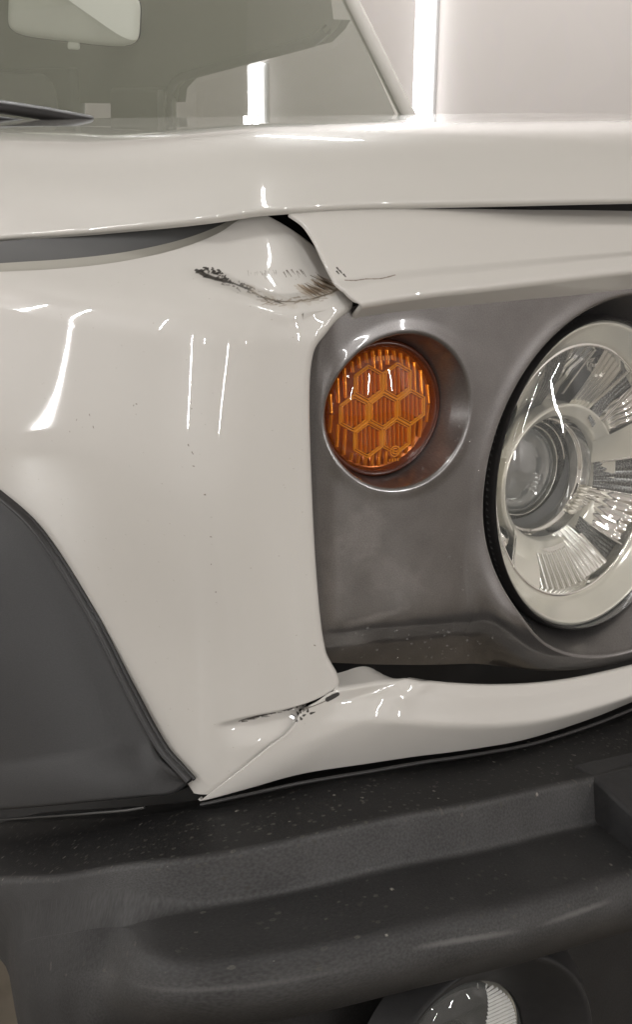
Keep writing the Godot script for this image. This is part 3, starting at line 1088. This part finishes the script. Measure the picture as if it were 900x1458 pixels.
func headlight(car: Node3D) -> void:
	var o := node("headlight", car, frame_at(HEAD.x, HEAD.y, -0.018).scaled_local(Vector3(0.93, 0.93, 0.9)))
	tag(o, "round clear headlight with chrome reflector and projector")
	build("gasket", [oval(lathe([Vector2(0.121, -0.03), Vector2(0.1195, -0.004), Vector2(0.1185, 0.0), Vector2(0.1176, 0.0), Vector2(0.1172, -0.004), Vector2(0.1172, -0.02)], 96))], mats.rubber, o, 1, null, true)
	var teeth := []
	for i in 150:
		var a := TAU * i / 150
		var d := Vector3(cos(a), sin(a), 0)
		teeth.append([PackedVector3Array([d * 0.1182 + Vector3(0, 0, -0.003), d * 0.1198 + Vector3(0, 0, -0.009)]), PackedVector3Array([d.rotated(Vector3.BACK, 0.018) * 0.1186 + Vector3(0, 0, -0.002), d.rotated(Vector3.BACK, 0.018) * 0.1202 + Vector3(0, 0, -0.009)])])
	tag(build("gasket_ribs", teeth.map(oval), mats.inner_grey, o), "", "", "", "stuff")
	var dome := [Vector2(0.1172, -0.012), Vector2(0.1172, 0.0), Vector2(0.1162, 0.0035), Vector2(0.114, 0.006)]
	for k in 14:
		var w := (k + 1) / 14.0
		dome.append(Vector2(maxf(0.114 * (1 - w), 0.00001), 0.006 + 0.016 * (1 - pow(1 - w, 2.0))))
	build("lens", [oval(lathe(dome, 96))], mats.clear_lens, o, 1, null, true)
	build("bezel_ring", [oval(lathe(rounded([Vector2(0.1165, -0.006), Vector2(0.114, -0.004), Vector2(0.1035, -0.014), Vector2(0.098, -0.02), Vector2(0.097, -0.03)], [0, 0.002, 0.003, 0.003, 0], 4), 96))], mats.ivory_ring, o, 1, null, true)
	# the bowl behind, in facets: angle from, to, depth outside and inside, tilt, bend, finish
	var zo := -0.056
	var facets := [
		[0.02, 0.36, -0.026, -0.058, 0.004, 0.002, "ivory_ring"], [0.36, 0.62, -0.030, -0.062, -0.006, 0.004, "chrome"], [0.62, 0.84, -0.034, -0.05, 0.002, -0.004, "grained_chrome"],
		[0.84, 1.25, -0.026, -0.058, 0.008, 0.003, "satin_chrome"], [1.25, 1.62, -0.034, -0.066, -0.008, -0.004, "chrome"], [1.62, 1.98, -0.028, -0.06, 0.004, 0.006, "grained_chrome"],
		[1.98, 2.42, -0.026, -0.062, 0.004, 0.005, "ivory_ring"], [2.42, 2.8, -0.030, -0.06, -0.004, -0.003, "satin_chrome"], [2.8, 3.2, -0.026, -0.064, 0.006, 0.002, "ivory_ring"],
		[3.2, 3.5, -0.030, -0.066, -0.006, 0.005, "chrome"], [3.5, 3.86, -0.036, -0.07, 0.004, -0.005, "satin_chrome"], [3.86, 4.3, -0.024, -0.046, 0.003, 0.003, "ivory_ring"],
		[4.98, 5.3, -0.028, -0.06, 0.004, 0.004, "satin_chrome"], [5.3, 5.5, -0.032, -0.052, -0.004, -0.003, "grained_chrome"], [5.5, 5.95, -0.026, -0.060, 0.006, 0.004, "chrome"], [5.95, 6.303, -0.032, -0.056, -0.004, -0.004, "grained_chrome"]]
	for q in facets:
		build("reflector_facet", [sheet(41, 8, func(u, v):
			var a := lerpf(q[0], q[1], u)
			var r := lerpf(0.0985, 0.054, v)
			var step := 0.004 * floorf(v * 3.0)
			return Vector3(r * cos(a), r * sin(a) - 0.008 * v, lerpf(q[2], q[3], v) + q[4] * (u - 0.5) + q[5] * sin(v * PI) - step * (1 if q[6] == "chrome" else 0) + (0.0013 * absf(sin(u * PI * 5)) if q[6] != "ivory_ring" else 0.0))).map(oval_row)], mats[q[6]], o)
	var seams := []
	for q in facets:
		var d := Vector3(cos(q[0]), sin(q[0]), 0)
		seams.append(oval(ridge(d * 0.0975 + Vector3(0, 0, q[2] + 0.002), d * 0.062 + Vector3(0, -0.007, q[3] + 0.004), 0.0022, 0.0022)))
	tag(build("facet_seams", seams, mats.chrome, o), "", "", "", "stuff")
	build("chrome_ring", [oval(lathe(rounded([Vector2(0.0985, -0.03), Vector2(0.0985, -0.0215), Vector2(0.0955, -0.021), Vector2(0.094, -0.03)], [0, 0.001, 0.001, 0], 3), 96))], mats.chrome, o, 1, null, true)
	build("bowl_back", [oval(lathe([Vector2(0.0985, -0.05), Vector2(0.08, -0.075), Vector2(0.05, -0.085)], 60))], mats.inner_grey, o, 1, null, true)
	# inner ring and projector, set a little low in the bowl
	var at := Vector3(0.008, -0.013, zo + 0.010)
	build("inner_ring", [moved(lathe(rounded([Vector2(0.0605, -0.035), Vector2(0.0605, -0.002), Vector2(0.0585, 0.0), Vector2(0.0500, -0.009), Vector2(0.0485, -0.013), Vector2(0.0475, -0.02)], [0, 0.001, 0.0015, 0.001, 0.001, 0], 4), 80), at)], mats.ivory_ring, o, 1, null, true)
	build("projector_cone", [moved(lathe(rounded([Vector2(0.0478, -0.017), Vector2(0.0462, -0.026), Vector2(0.0435, -0.0275), Vector2(0.0425, -0.040), Vector2(0.0405, -0.041)], [0, 0.001, 0.001, 0.001, 0], 3), 80), at)], mats.chrome, o, 1, null, true)
	build("projector_bowl", [moved(lathe([Vector2(0.0415, -0.038), Vector2(0.0405, -0.048), Vector2(0.037, -0.0485), Vector2(0.0365, -0.056), Vector2(0.034, -0.0565)], 72), at)], mats.grained_chrome, o, 1, null, true)
	build("projector_collar", [moved(lathe(rounded([Vector2(0.0378, -0.05), Vector2(0.0378, -0.0445), Vector2(0.0358, -0.044), Vector2(0.035, -0.052)], [0, 0.001, 0.001, 0], 3), 72), at)], mats.satin_chrome, o, 1, null, true)
	var pd := []
	for k in 15:
		var w := k / 14.0
		pd.append(Vector2(maxf(0.0350 * cos(w * PI / 2), 0.00001), -0.050 + 0.013 * sin(w * PI / 2)))
	build("projector_lens", [moved(lathe(pd, 64), at)], mats.projector_glass, o, 1, null, true)
	for q in [[0.12, 0.0392], [-0.28, 0.0392], [2.9, 0.0392]]:
		build("rivet", [moved(lathe([Vector2(0.0022, -0.003), Vector2(0.0022, 0.0), Vector2(0.0016, 0.0007), Vector2(0.00001, 0.0007)], 14), at + Vector3(q[1] * cos(q[0]), q[1] * sin(q[0]), -0.0475))], mats.steel, o)
	# lower reflector pocket with upright ribs
	var pb := Basis(Vector3.BACK, deg_to_rad(-3))
	build("lower_reflector", [sheet(12, 8, func(u, v):
		var a := lerpf(4.28, 5.0, u)
		var r := lerpf(0.097, 0.066, v)
		return Vector3(r * cos(a), r * sin(a), lerpf(-0.03, -0.05, v))).map(oval_row)], mats.satin_chrome, o)
	var ribs := []
	for k in 9:
		var a := lerpf(4.34, 4.94, k / 8.0)
		var d := Vector3(cos(a), sin(a), 0)
		ribs.append(ridge(d * 0.069 + Vector3(0, 0, -0.0485), d * 0.094 + Vector3(0, 0, -0.031), 0.0035, 0.0025))
	for k in ribs.size():
		build("reflector_rib", [oval(ribs[k])], mats.satin_chrome, o)
	for q in [[3.72, 0.083, 0.012], [1.2, 0.082, 0.009], [5.6, 0.085, 0.008]]:
		var f := lathe([Vector2(q[2], 0.0), Vector2(q[2] * 0.92, -0.006), Vector2(q[2] * 0.6, -0.011), Vector2(0.00001, -0.013)], 9)
		for r in f:
			for i in r.size():
				r[i] += Vector3(q[1] * cos(q[0]), q[1] * sin(q[0]), -0.032)
		build("small_reflector", [f], mats.chrome, o)

# ---- the white valance under the lamp panel
const VAL_TOP := [[0.0140, 0.7354], [0.0265, 0.7355], [0.0410, 0.7351], [0.0540, 0.7348], [0.0635, 0.7350], [0.0765, 0.7311], [0.0985, 0.7253], [0.1340, 0.7165], [0.1720, 0.7089], [0.2120, 0.7036], [0.2675, 0.7003], [0.3265, 0.6983]]
const VAL_LOW := [[-0.0685, 0.6633], [-0.0435, 0.6732], [-0.0190, 0.6799], [0.0025, 0.6824], [0.0405, 0.6823], [0.0765, 0.6808], [0.1040, 0.6779], [0.1340, 0.6745], [0.1595, 0.6718], [0.1855, 0.6706], [0.2325, 0.6712], [0.2675, 0.6736], [0.3260, 0.6793]]
const VAL_LEFT := [[0.0145, 0.7359], [0.0055, 0.7306], [-0.0040, 0.7261], [-0.0080, 0.7190], [-0.0135, 0.7119], [-0.0250, 0.7031], [-0.0400, 0.6894], [-0.0560, 0.6746], [-0.0700, 0.6616]]

func valance(car: Node3D) -> void:
	var n := 130
	var m := 60
	var top := along(VAL_TOP, n)
	var low := along(VAL_LOW, n)
	var lef := along(VAL_LEFT, m)
	var g := []
	for j in m + 1:
		var v := float(j) / m
		var r := PackedVector3Array()
		for i in n + 1:
			var u := float(i) / n
			var rt: Vector2 = top[n].lerp(low[n], v)
			var p: Vector2 = top[i].lerp(low[i], v) + lef[j].lerp(rt, u) - top[0].lerp(low[0], v).lerp(rt, u)
			var o := 0.003
			# bulge with a ridge across, above it facing up, below facing down
			var vr := lerpf(0.30, 0.60, ramp01(u, 0.0, 0.6))
			var full := ramp01(u, 0.0, 0.22)
			var soft := 0.05
			var up := 0.008 * v / vr
			var dn := 0.008 - 0.024 * (v - vr)
			o += full * (-soft * 0.02 * log(exp(-up / (soft * 0.02)) + exp(-dn / (soft * 0.02))))
			# a kink in the top flange where it was struck
			o += 0.0015 * exp(-pow((u - 0.20) / 0.035, 2)) * ramp01(0.3 - v, 0.0, 0.3)
			o -= 0.002 * exp(-pow((u - 0.11) / 0.05, 2)) * ramp01(0.2 - absf(v - 0.12), 0.0, 0.2)
			r.append(bp(p.x, p.y, o))
		g.append(r)
	g = rolled(g, Vector2(0.004, 0.02), Vector2(0.0012, 0.004), Vector2(0.0012, 0.0005), Vector2.ZERO)
	var o := build("front_valance", [g], mats.scuffed_paint, car, 1, func(_u, _v, p): return uv_at(p))
	tag(o, "white panel under the headlight, buckled at its seam")
	# dark seal between valance and bumper
	var c := PackedVector3Array()
	for i in n + 1:
		c.append(bp(low[i].x, low[i].y - 0.003, 0.006))
	build("bumper_seal", [tube(c, 0.0013, 6)], mats.rubber, car, 0, null, true)

# ---- the black bumper
const B_EDGE := [[-0.2865, 0.5438], [-0.2075, 0.5782], [-0.1270, 0.6127], [-0.0685, 0.6463], [-0.0090, 0.6715], [0.0920, 0.6716], [0.1725, 0.6642], [0.2675, 0.6560]]
const B_TOP := [[-0.3995, 0.5237], [-0.3065, 0.5655], [-0.1200, 0.6384], [-0.0725, 0.6568], [0.0045, 0.6752], [0.1395, 0.6664], [0.2745, 0.6640], [0.3335, 0.6673]]

func bumper_profile(s: float) -> Array:
	var ye := yat(B_EDGE, s)
	var yt := yat(B_TOP, s)
	var k := ramp01(s, -0.088, -0.040)
	var k2 := ramp01(s, -0.098, -0.082)
	var A := Vector2(-0.03, yt - 0.004)
	var B := Vector2(0.004, yt - 0.001)
	var C := Vector2(0.063, ye)
	var D := Vector2(0.0715, ye - 0.026).lerp(Vector2(0.069, ye - 0.029), k)
	var E := Vector2(0.079, ye - 0.046).lerp(Vector2(0.120, ye - 0.041), k)
	var F := Vector2(0.087, ye - 0.075).lerp(Vector2(0.126, ye - 0.064), k)
	var G := Vector2(0.088, ye - 0.11).lerp(Vector2(0.080, ye - 0.105), k2).lerp(Vector2(0.106, ye - 0.092), k)
	var H := Vector2(0.084, ye - 0.17).lerp(Vector2(0.062, ye - 0.13), k2).lerp(Vector2(0.050, ye - 0.098), k)
	var I := Vector2(0.078, ye - 0.30).lerp(Vector2(0.045, ye - 0.28), k2).lerp(Vector2(0.045, ye - 0.26), k)
	return rounded([A, B, C, D, E, F, G, H, I], [0.0, 0.004, 0.0035, lerpf(0.013, 0.0025, k), lerpf(0.016, 0.007, k), 0.010, 0.004, 0.008, 0.0], 6)

func bumper(car: Node3D) -> void:
	var n := 320
	var g := []
	for i in n:
		var s := lerpf(-0.30, 0.48, i / (n - 1.0))
		var pr := bumper_profile(s)
		var r := PackedVector3Array()
		for p in pr:
			# the wheel-side end is cut back as it goes down
			var drop: float = yat(B_EDGE, s) - p.y
			var end := lerpf(-0.30, maxf(-0.30, -0.168 + (drop - 0.044) * 0.85), smoothstep(-0.006, 0.02, drop))
			var cut := end + 0.022 * log(1 + exp((s - end) / 0.022)) - s if end > -0.299 else 0.0
			r.append(bp(s + cut, p.y, p.x))
		g.append(r)
	g = flipped(g)
	# the shelf and ledges carry dust: their own part
	var a := 0
	var ref := bumper_profile(0.1)
	var lens_ := [0.0]
	for i in range(1, ref.size()):
		lens_.append(lens_[i - 1] + ref[i].distance_to(ref[i - 1]))
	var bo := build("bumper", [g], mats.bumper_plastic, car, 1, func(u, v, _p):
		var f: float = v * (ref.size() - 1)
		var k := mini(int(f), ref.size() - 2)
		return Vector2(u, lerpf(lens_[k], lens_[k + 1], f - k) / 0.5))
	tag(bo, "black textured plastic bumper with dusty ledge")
	# the raised middle section begins at the right with an upright end
	var st := []
	for i in 60:
		var s := lerpf(0.176, 0.48, i / 59.0)
		var ye := yat(B_EDGE, s)
		var r := PackedVector3Array()
		for q in rounded([Vector2(0.045, ye + 0.002), Vector2(0.066, ye - 0.001), Vector2(0.120, ye - 0.019), Vector2(0.131, ye - 0.036), Vector2(0.128, ye - 0.09)], [0, 0.006, 0.01, 0.01, 0], 5):
			r.append(bp(s, q.y, q.x))
		st.append(r)
	build("bumper_middle", [rolled(flipped(st), Vector2.ZERO, Vector2.ZERO, Vector2(0.003, 0.05), Vector2.ZERO)], mats.black_plastic, car)
	fog_lamp(car)

const FL_LOW := [[-0.3215, 0.5857]] + [[-0.2945, 0.5957]] + [[-0.2290, 0.6199]] + [[-0.1475, 0.6489]] + [[-0.1055, 0.6615]] + [[-0.0895, 0.6655]] + [[-0.0815, 0.6719]]
const ARCH := [[-0.3850, 0.8483], [-0.3220, 0.8432], [-0.2805, 0.8313], [-0.2250, 0.8111], [-0.1725, 0.7653], [-0.1355, 0.7229], [-0.1055, 0.6893], [-0.0905, 0.6788], [-0.0815, 0.6724]]

func bumper_image() -> Image:             # black grain with dust specks on the ledges
	var w := 2048
	var h := 1024
	var im := Image.create(w, h, false, Image.FORMAT_RGB8)
	var n := FastNoiseLite.new()
	n.seed = 12
	var gr := FastNoiseLite.new()
	gr.seed = 13
	gr.frequency = 0.22
	n.frequency = 0.01
	n.fractal_octaves = 4
	# ledges deep black, the faces between them paler: tone by distance round the profile
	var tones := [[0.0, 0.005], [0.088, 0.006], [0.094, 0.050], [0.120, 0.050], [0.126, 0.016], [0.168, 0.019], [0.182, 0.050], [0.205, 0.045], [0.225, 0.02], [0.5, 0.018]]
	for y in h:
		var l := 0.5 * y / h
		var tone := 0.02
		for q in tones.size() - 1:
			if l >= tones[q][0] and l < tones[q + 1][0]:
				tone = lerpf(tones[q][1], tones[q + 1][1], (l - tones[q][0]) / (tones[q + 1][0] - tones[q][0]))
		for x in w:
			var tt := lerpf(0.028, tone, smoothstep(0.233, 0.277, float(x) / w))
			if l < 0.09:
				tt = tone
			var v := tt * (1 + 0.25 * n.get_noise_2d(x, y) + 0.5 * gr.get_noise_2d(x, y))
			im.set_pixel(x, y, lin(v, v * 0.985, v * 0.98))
	# pale rub marks along the lip
	for q in [[0.015, 0.184, 0.075, 0.188, 0.7], [0.082, 0.188, 0.135, 0.185, 0.55], [-0.07, 0.186, 0.0, 0.187, 0.3], [-0.03, 0.0935, 0.16, 0.094, 0.25]]:
		for i in 500:
			var w2 := i / 500.0
			var xx := int((lerpf(q[0], q[2], w2) + 0.3) / 0.78 * w)
			var yy := int(lerpf(q[1], q[3], w2) / 0.5 * h)
			for dy in range(-4, 5):
				var f: float = q[4] * (1 - absf(dy) / 5.0) * sin(PI * w2)
				if xx > 0 and xx < w and yy + dy > 0:
					im.set_pixel(xx, yy + dy, im.get_pixel(xx, yy + dy).lerp(lin(0.12, 0.118, 0.115), f))
	rng.seed = 33
	var ref := bumper_profile(0.1)
	var at := [0.0]
	for i in range(1, ref.size()):
		at.append(at[i - 1] + ref[i].distance_to(ref[i - 1]))
	for i in 6500:
		var s := rng.randf()
		var l := rng.randf_range(0.03, 0.098) if i % 3 else rng.randf_range(0.125, 0.185)
		if i % 9 == 0:
			l = rng.randf_range(0.0, 0.3)
		var x := int(s * w)
		var y := int(l / 0.5 * h)
		var c := rng.randf_range(0.03, 0.10)
		if rng.randf() < 0.04:
			c = 0.32
		var col := lin(c, c * 0.93, c * 0.8)
		var r := rng.randi_range(0, 2) if rng.randf() < 0.35 else 0
		for dy in range(-r, r + 1):
			for dx in range(-r, r + 1):
				if x + dx >= 0 and x + dx < w and y + dy >= 0 and y + dy < h and dx * dx + dy * dy <= r * r + 1:
					im.set_pixel(x + dx, y + dy, im.get_pixel(x + dx, y + dy).lerp(col, rng.randf_range(0.3, 0.9)))
	return im

func fog_lamp(car: Node3D) -> void:
	var o := node("fog_lamp", car, frame_at(0.076, 0.500, 0.062))
	tag(o, "round clear fog lamp in a black recess")
	build("recess", [lathe(rounded([Vector2(0.092, 0.010), Vector2(0.080, 0.034), Vector2(0.0505, 0.004), Vector2(0.047, 0.001), Vector2(0.0465, -0.01)], [0, 0.004, 0.002, 0.001, 0], 4), 80)], mats.black_plastic, o, 1, null, true)
	build("lens", [lathe([Vector2(0.0466, -0.002), Vector2(0.045, 0.002), Vector2(0.038, 0.0055), Vector2(0.025, 0.009), Vector2(0.012, 0.0105), Vector2(0.00001, 0.011)], 72)], mats.clear_lens, o, 1, null, true)
	build("reflector", [lathe([Vector2(0.0465, -0.004), Vector2(0.04, -0.016), Vector2(0.028, -0.028), Vector2(0.014, -0.034), Vector2(0.00001, -0.035)], 60)], mats.ivory_ring, o, 1, null, true)
	build("bulb_shield", [lathe([Vector2(0.013, -0.034), Vector2(0.012, -0.012), Vector2(0.009, -0.009), Vector2(0.00001, -0.008)], 24)], mats.grained_chrome, o, 1, null, true)
	for k in 24:
		var y := 0.042 - k * 0.0028
		var x1 := sqrt(maxf(0.0435 * 0.0435 - y * y, 0.0))
		var x0 := minf(0.004 + 0.014 * sin(y * 40 + 0.6), x1 - 0.002)
		if x1 > 0.01:
			build("lens_rib", [ridge(Vector3(x0, y, -0.001 + 0.003 * (1 - x0 / 0.045)), Vector3(x1, y, -0.002), 0.0022, 0.0012)], mats.clear_rib, o)

func flare_o(d: float) -> float:
	return 0.005 + 0.052 * (1 - exp(-maxf(d, 0.0) / 0.08))

func flare(car: Node3D) -> void:
	var m := 110
	var n := 70
	var arch := along(ARCH, m)
	var low := along(FL_LOW, n)
	var g := []
	for j in m + 1:
		var v := float(j) / m
		var r := PackedVector3Array()
		var lp := Vector2(low[0].x, lerpf(0.88, low[0].y, v))
		for i in n + 1:
			var u := float(i) / n
			var uu := 1 - pow(1 - u, 1.6)
			var k := uu * n
			var ki := mini(int(k), n - 1)
			var lw: Vector2 = low[ki].lerp(low[ki + 1], k - ki)
			var bl: Vector2 = low[0].lerp(low[n], uu)
			var p: Vector2 = lp.lerp(arch[j], uu) + (lw - bl) * pow(v, 2.0)
			var d := sqrt(pow(arch[j].x - p.x, 2.0) + 0.25 * pow((1 - v) * 0.0, 2.0))
			if v > 0.9:
				d = lerpf(d, (arch[m] - p).length(), (v - 0.9) / 0.1)
			r.append(bp(p.x, p.y, flare_o(d) + barrel(p.x, p.y)))
		g.append(r)
	g = rolled(g, Vector2.ZERO, Vector2(0.003, 0.03), Vector2.ZERO, Vector2(0.0028, 0.012))
	var o := build("wheel_arch_flare", [g], mats.flare_plastic, car)
	tag(o, "dark grey plastic wheel arch flare")
	# rubber strip in the joint
	var c := PackedVector3Array()
	for j in m + 1:
		c.append(bp(arch[j].x + 0.0045, arch[j].y + 0.002, 0.004 + barrel(arch[j].x, arch[j].y)))
	build("arch_seal", [tube(c, 0.0048, 10, 0.55)], mats.rubber, car, 0, null, true)
	var c2 := PackedVector3Array()
	for j in m + 1:
		c2.append(bp(arch[j].x + 0.0072, arch[j].y + 0.003, 0.0035 + barrel(arch[j].x, arch[j].y)))
	build("arch_bead", [tube(c2, 0.0013, 6)], mats.rubber, car, 0, null, true)
	# thin lip of the bumper joint under the flare
	var c3 := PackedVector3Array()
	for q in [[-0.3160, 0.5693], [-0.2540, 0.5950], [-0.1980, 0.6173], [-0.1490, 0.6369], [-0.1065, 0.6541], [-0.0920, 0.6612]]:
		c3.append(bp(q[0], q[1], 0.03))
	build("bumper_lip", [tube(c3, 0.0009, 6)], mats.inner_grey, car, 0, null, true)

func ws(x: float, y: float) -> Vector3:
	return Vector3(x, y, -1.314 - (y - 1.038) * 0.82)

func cabin(car: Node3D) -> void:
	var o := build("windscreen", [sheet(12, 12, func(u, v): return ws(lerpf(0.02, 1.195, u), lerpf(1.0, 1.5, v)) + Vector3(0, 0, 0.03 * sin(u * PI)))], mats.windscreen_glass, car)
	for q in [[1.2, 1.2], [0.01, 0.01]]:
		var c := PackedVector3Array()
		for k in 13:
			c.append(ws(q[0], lerpf(0.99, 1.5, k / 12.0)))
		build("windscreen_pillar", [tube(c, 0.0135, 12)], mats.paint, car, 0, null, true)
	var y1 := 1.5
	build("roof", block(Vector3(0.62, y1 + 0.03, -2.75), Vector3(1.36, 0.05, 2.05), 0.02), mats.paint, car, 0)
	build("headliner", [sheet(8, 8, func(u, v): return Vector3(lerpf(0.0, 1.28, u), y1 - 0.005 - 0.03 * v, lerpf(-1.66, -3.8, v)))], mats.trim_grey, car)
	# the far side of the cabin, seen from within, with its window openings
	var x := 1.3
	var head := [[-3.8, 1.07], [-2.64, 1.07], [-2.47, 1.07], [-2.46, 1.07], [-2.24, 1.075], [-2.232, 1.104], [-2.19, 1.126], [-1.72, 1.187], [-1.68, 1.21], [-1.665, 1.225]]
	var top := PackedVector3Array()
	var low := PackedVector3Array()
	var inn := PackedVector3Array()
	for q in head:
		low.append(Vector3(x, q[1], q[0]))
		top.append(Vector3(x, y1 + 0.02, minf(q[0], -1.72)))
		inn.append(Vector3(x + 0.04, q[1], q[0]))
	build("side_header", [[top, low, inn]], mats.trim_grey, car, 0)
	var wf := PackedVector3Array()
	for q in [[-2.243, 0.98], [-2.240, 1.06], [-2.234, 1.098], [-2.215, 1.116], [-2.185, 1.126], [-1.95, 1.157], [-1.72, 1.187], [-1.68, 1.208]]:
		wf.append(Vector3(x - 0.004, q[1], q[0]))
	build("window_seal", [tube(wf, 0.010, 8)], mats.trim_dark, car, 0, null, true)
	build("middle_pillar", block(Vector3(x, 0.98, -2.353), Vector3(0.04, 0.25, 0.232), 0.012), mats.trim_grey, car, 0)
	build("rear_pillar", block(Vector3(x, 1.0, -3.25), Vector3(0.04, 0.3, 1.22), 0.012), mats.trim_dark, car, 0)
	build("door_panel", block(Vector3(x, 0.82, -2.3), Vector3(0.05, 0.34, 2.2), 0.02), mats.trim_dark, car, 0)
	build("tail_panel", block(Vector3(0.62, 1.0, -3.85), Vector3(1.36, 1.1, 0.05), 0.02), mats.trim_dark, car, 0)
	build("unseen_near_side", block(Vector3(-0.02, 1.0, -2.7), Vector3(0.03, 1.0, 2.2), 0.01), mats.trim_dark, car, 0)  # unseen side, closed without windows to keep the cabin dark
	build("cabin_floor", block(Vector3(0.62, 0.5, -2.5), Vector3(1.36, 0.04, 2.7), 0.01), mats.trim_dark, car, 0)
	build("door_window", [sheet(2, 2, func(u, v): return Vector3(x + 0.02, lerpf(0.98, 1.27, v), lerpf(-2.72, lerpf(-1.45, -1.665, v), u)))], mats.door_glass, car)
	# seats with headrests
	for q in [[0.86, -2.05], [0.34, -2.05]]:
		var st := node("seat", car, Transform3D(Basis(Vector3.RIGHT, deg_to_rad(-12)), Vector3(q[0], 0.55, q[1])))
		build("backrest", block(Vector3(0, 0.2, 0), Vector3(0.44, 0.5, 0.1), 0.045), mats.trim_dark, st, 0)
		build("headrest", block(Vector3(0, 0.53, 0.0), Vector3(0.24, 0.13, 0.09), 0.04), mats.trim_dark, st, 0)
	var belt := []
	for e in [0, 1]:
		belt.append(PackedVector3Array([Vector3(1.27, 1.10 - 0.14 * e, -2.24 - 0.012 * e), Vector3(1.27, 1.10 - 0.14 * e, -2.215 - 0.012 * e)]))
	build("seat_belt", [belt], mats.trim_pale, car)
	# rear-view mirror, its back turned to the windscreen
	var mb := Basis(Vector3.UP, deg_to_rad(-34)) * Basis(Vector3.BACK, deg_to_rad(-4))
	var mr := node("rear_view_mirror", car, Transform3D(mb, Vector3(0.645, 1.207, -1.45)))
	var shell := []
	for jj in 15:
		var w := sin(jj / 14.0 * PI / 2)
		var r := PackedVector3Array()
		for ii in 65:
			var a := TAU * ii / 64
			var c := cos(a)
			var sn := sin(a)
			var k := pow(pow(absf(c), 5.0) + pow(absf(sn), 5.0), -0.2)
			r.append(Vector3(c * k * 0.098 * w, sn * k * (0.038 + 0.004 * c) * w, 0.016 * sqrt(maxf(1 - pow(w, 6.0), 0.0))))
		shell.append(r)
	build("mirror_shell", [shell], mats.mirror_back, mr, 1, null, true)
	var rim := []
	for q in [[1.0, 0.0], [1.015, -0.003], [1.0, -0.012], [0.0, -0.012]]:
		var r := PackedVector3Array()
		for ii in 65:
			var a := TAU * ii / 64
			var k := pow(pow(absf(cos(a)), 5.0) + pow(absf(sin(a)), 5.0), -0.2)
			r.append(Vector3(cos(a) * k * 0.098 * q[0], sin(a) * k * (0.038 + 0.004 * cos(a)) * q[0] - 0.001, q[1]))
		rim.append(r)
	build("mirror_rim", [rim], mats.trim_dark, mr, 0, null, true)
	build("dip_tab", block(Vector3(0.0, -0.043, -0.004), Vector3(0.018, 0.012, 0.014), 0.004), mats.mirror_back, mr, 0)
	build("stem", [tube(PackedVector3Array([Vector3(0, 0.03, 0.005), Vector3(0, 0.14, 0.03), Vector3(0, 0.29, 0.06)]), 0.012, 10)], mats.mirror_back, mr, 0, null, true)
	# wiper and the dark scuttle under it
	var w := node("wiper", car, Transform3D(Basis(), Vector3(0.43, 1.077, -1.262)))
	build("arm", [tube(PackedVector3Array([Vector3(-0.36, 0.055, 0.0), Vector3(-0.1, 0.014, 0.0), Vector3(0.06, -0.008, 0.0), Vector3(0.13, -0.02, 0.0)]), 0.013, 8, 0.7)], mats.rubber, w, 0, null, true)
	build("blade", [tube(PackedVector3Array([Vector3(-0.36, 0.03, -0.02), Vector3(-0.1, -0.005, -0.02), Vector3(0.1, -0.03, -0.02)]), 0.006, 8)], mats.black_plastic, w, 0, null, true)
	build("scuttle", block(Vector3(0.6, 1.02, -1.28), Vector3(1.15, 0.03, 0.08), 0.01), mats.black_plastic, car, 0)

func dark_inner(car: Node3D) -> void:
	# black sheet closing the gaps behind the panels, their shade put into its colour
	build("black_backing", [sheet(90, 20, func(u, v):
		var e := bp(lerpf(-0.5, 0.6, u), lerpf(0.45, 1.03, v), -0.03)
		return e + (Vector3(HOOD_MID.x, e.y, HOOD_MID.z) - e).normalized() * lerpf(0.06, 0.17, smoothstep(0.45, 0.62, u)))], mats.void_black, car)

func floor_tool() -> void:
	var o := node("tool", null, Transform3D(Basis(Vector3.UP, deg_to_rad(20)), Vector3(0.10, 0.0, -0.93)))
	tag(o, "red and grey tool lying on the tan floor under the bumper", "tool")
	build("handle", block(Vector3(0, 0.03, -0.03), Vector3(0.08, 0.05, 0.03), 0.01), mats.red_paint, o, 0)
	build("bar", block(Vector3(0, 0.014, 0.01), Vector3(0.12, 0.02, 0.02), 0.004), mats.steel, o, 0)
	build("bar", block(Vector3(0.0, 0.014, 0.04), Vector3(0.13, 0.02, 0.018), 0.004), mats.steel, o, 0)
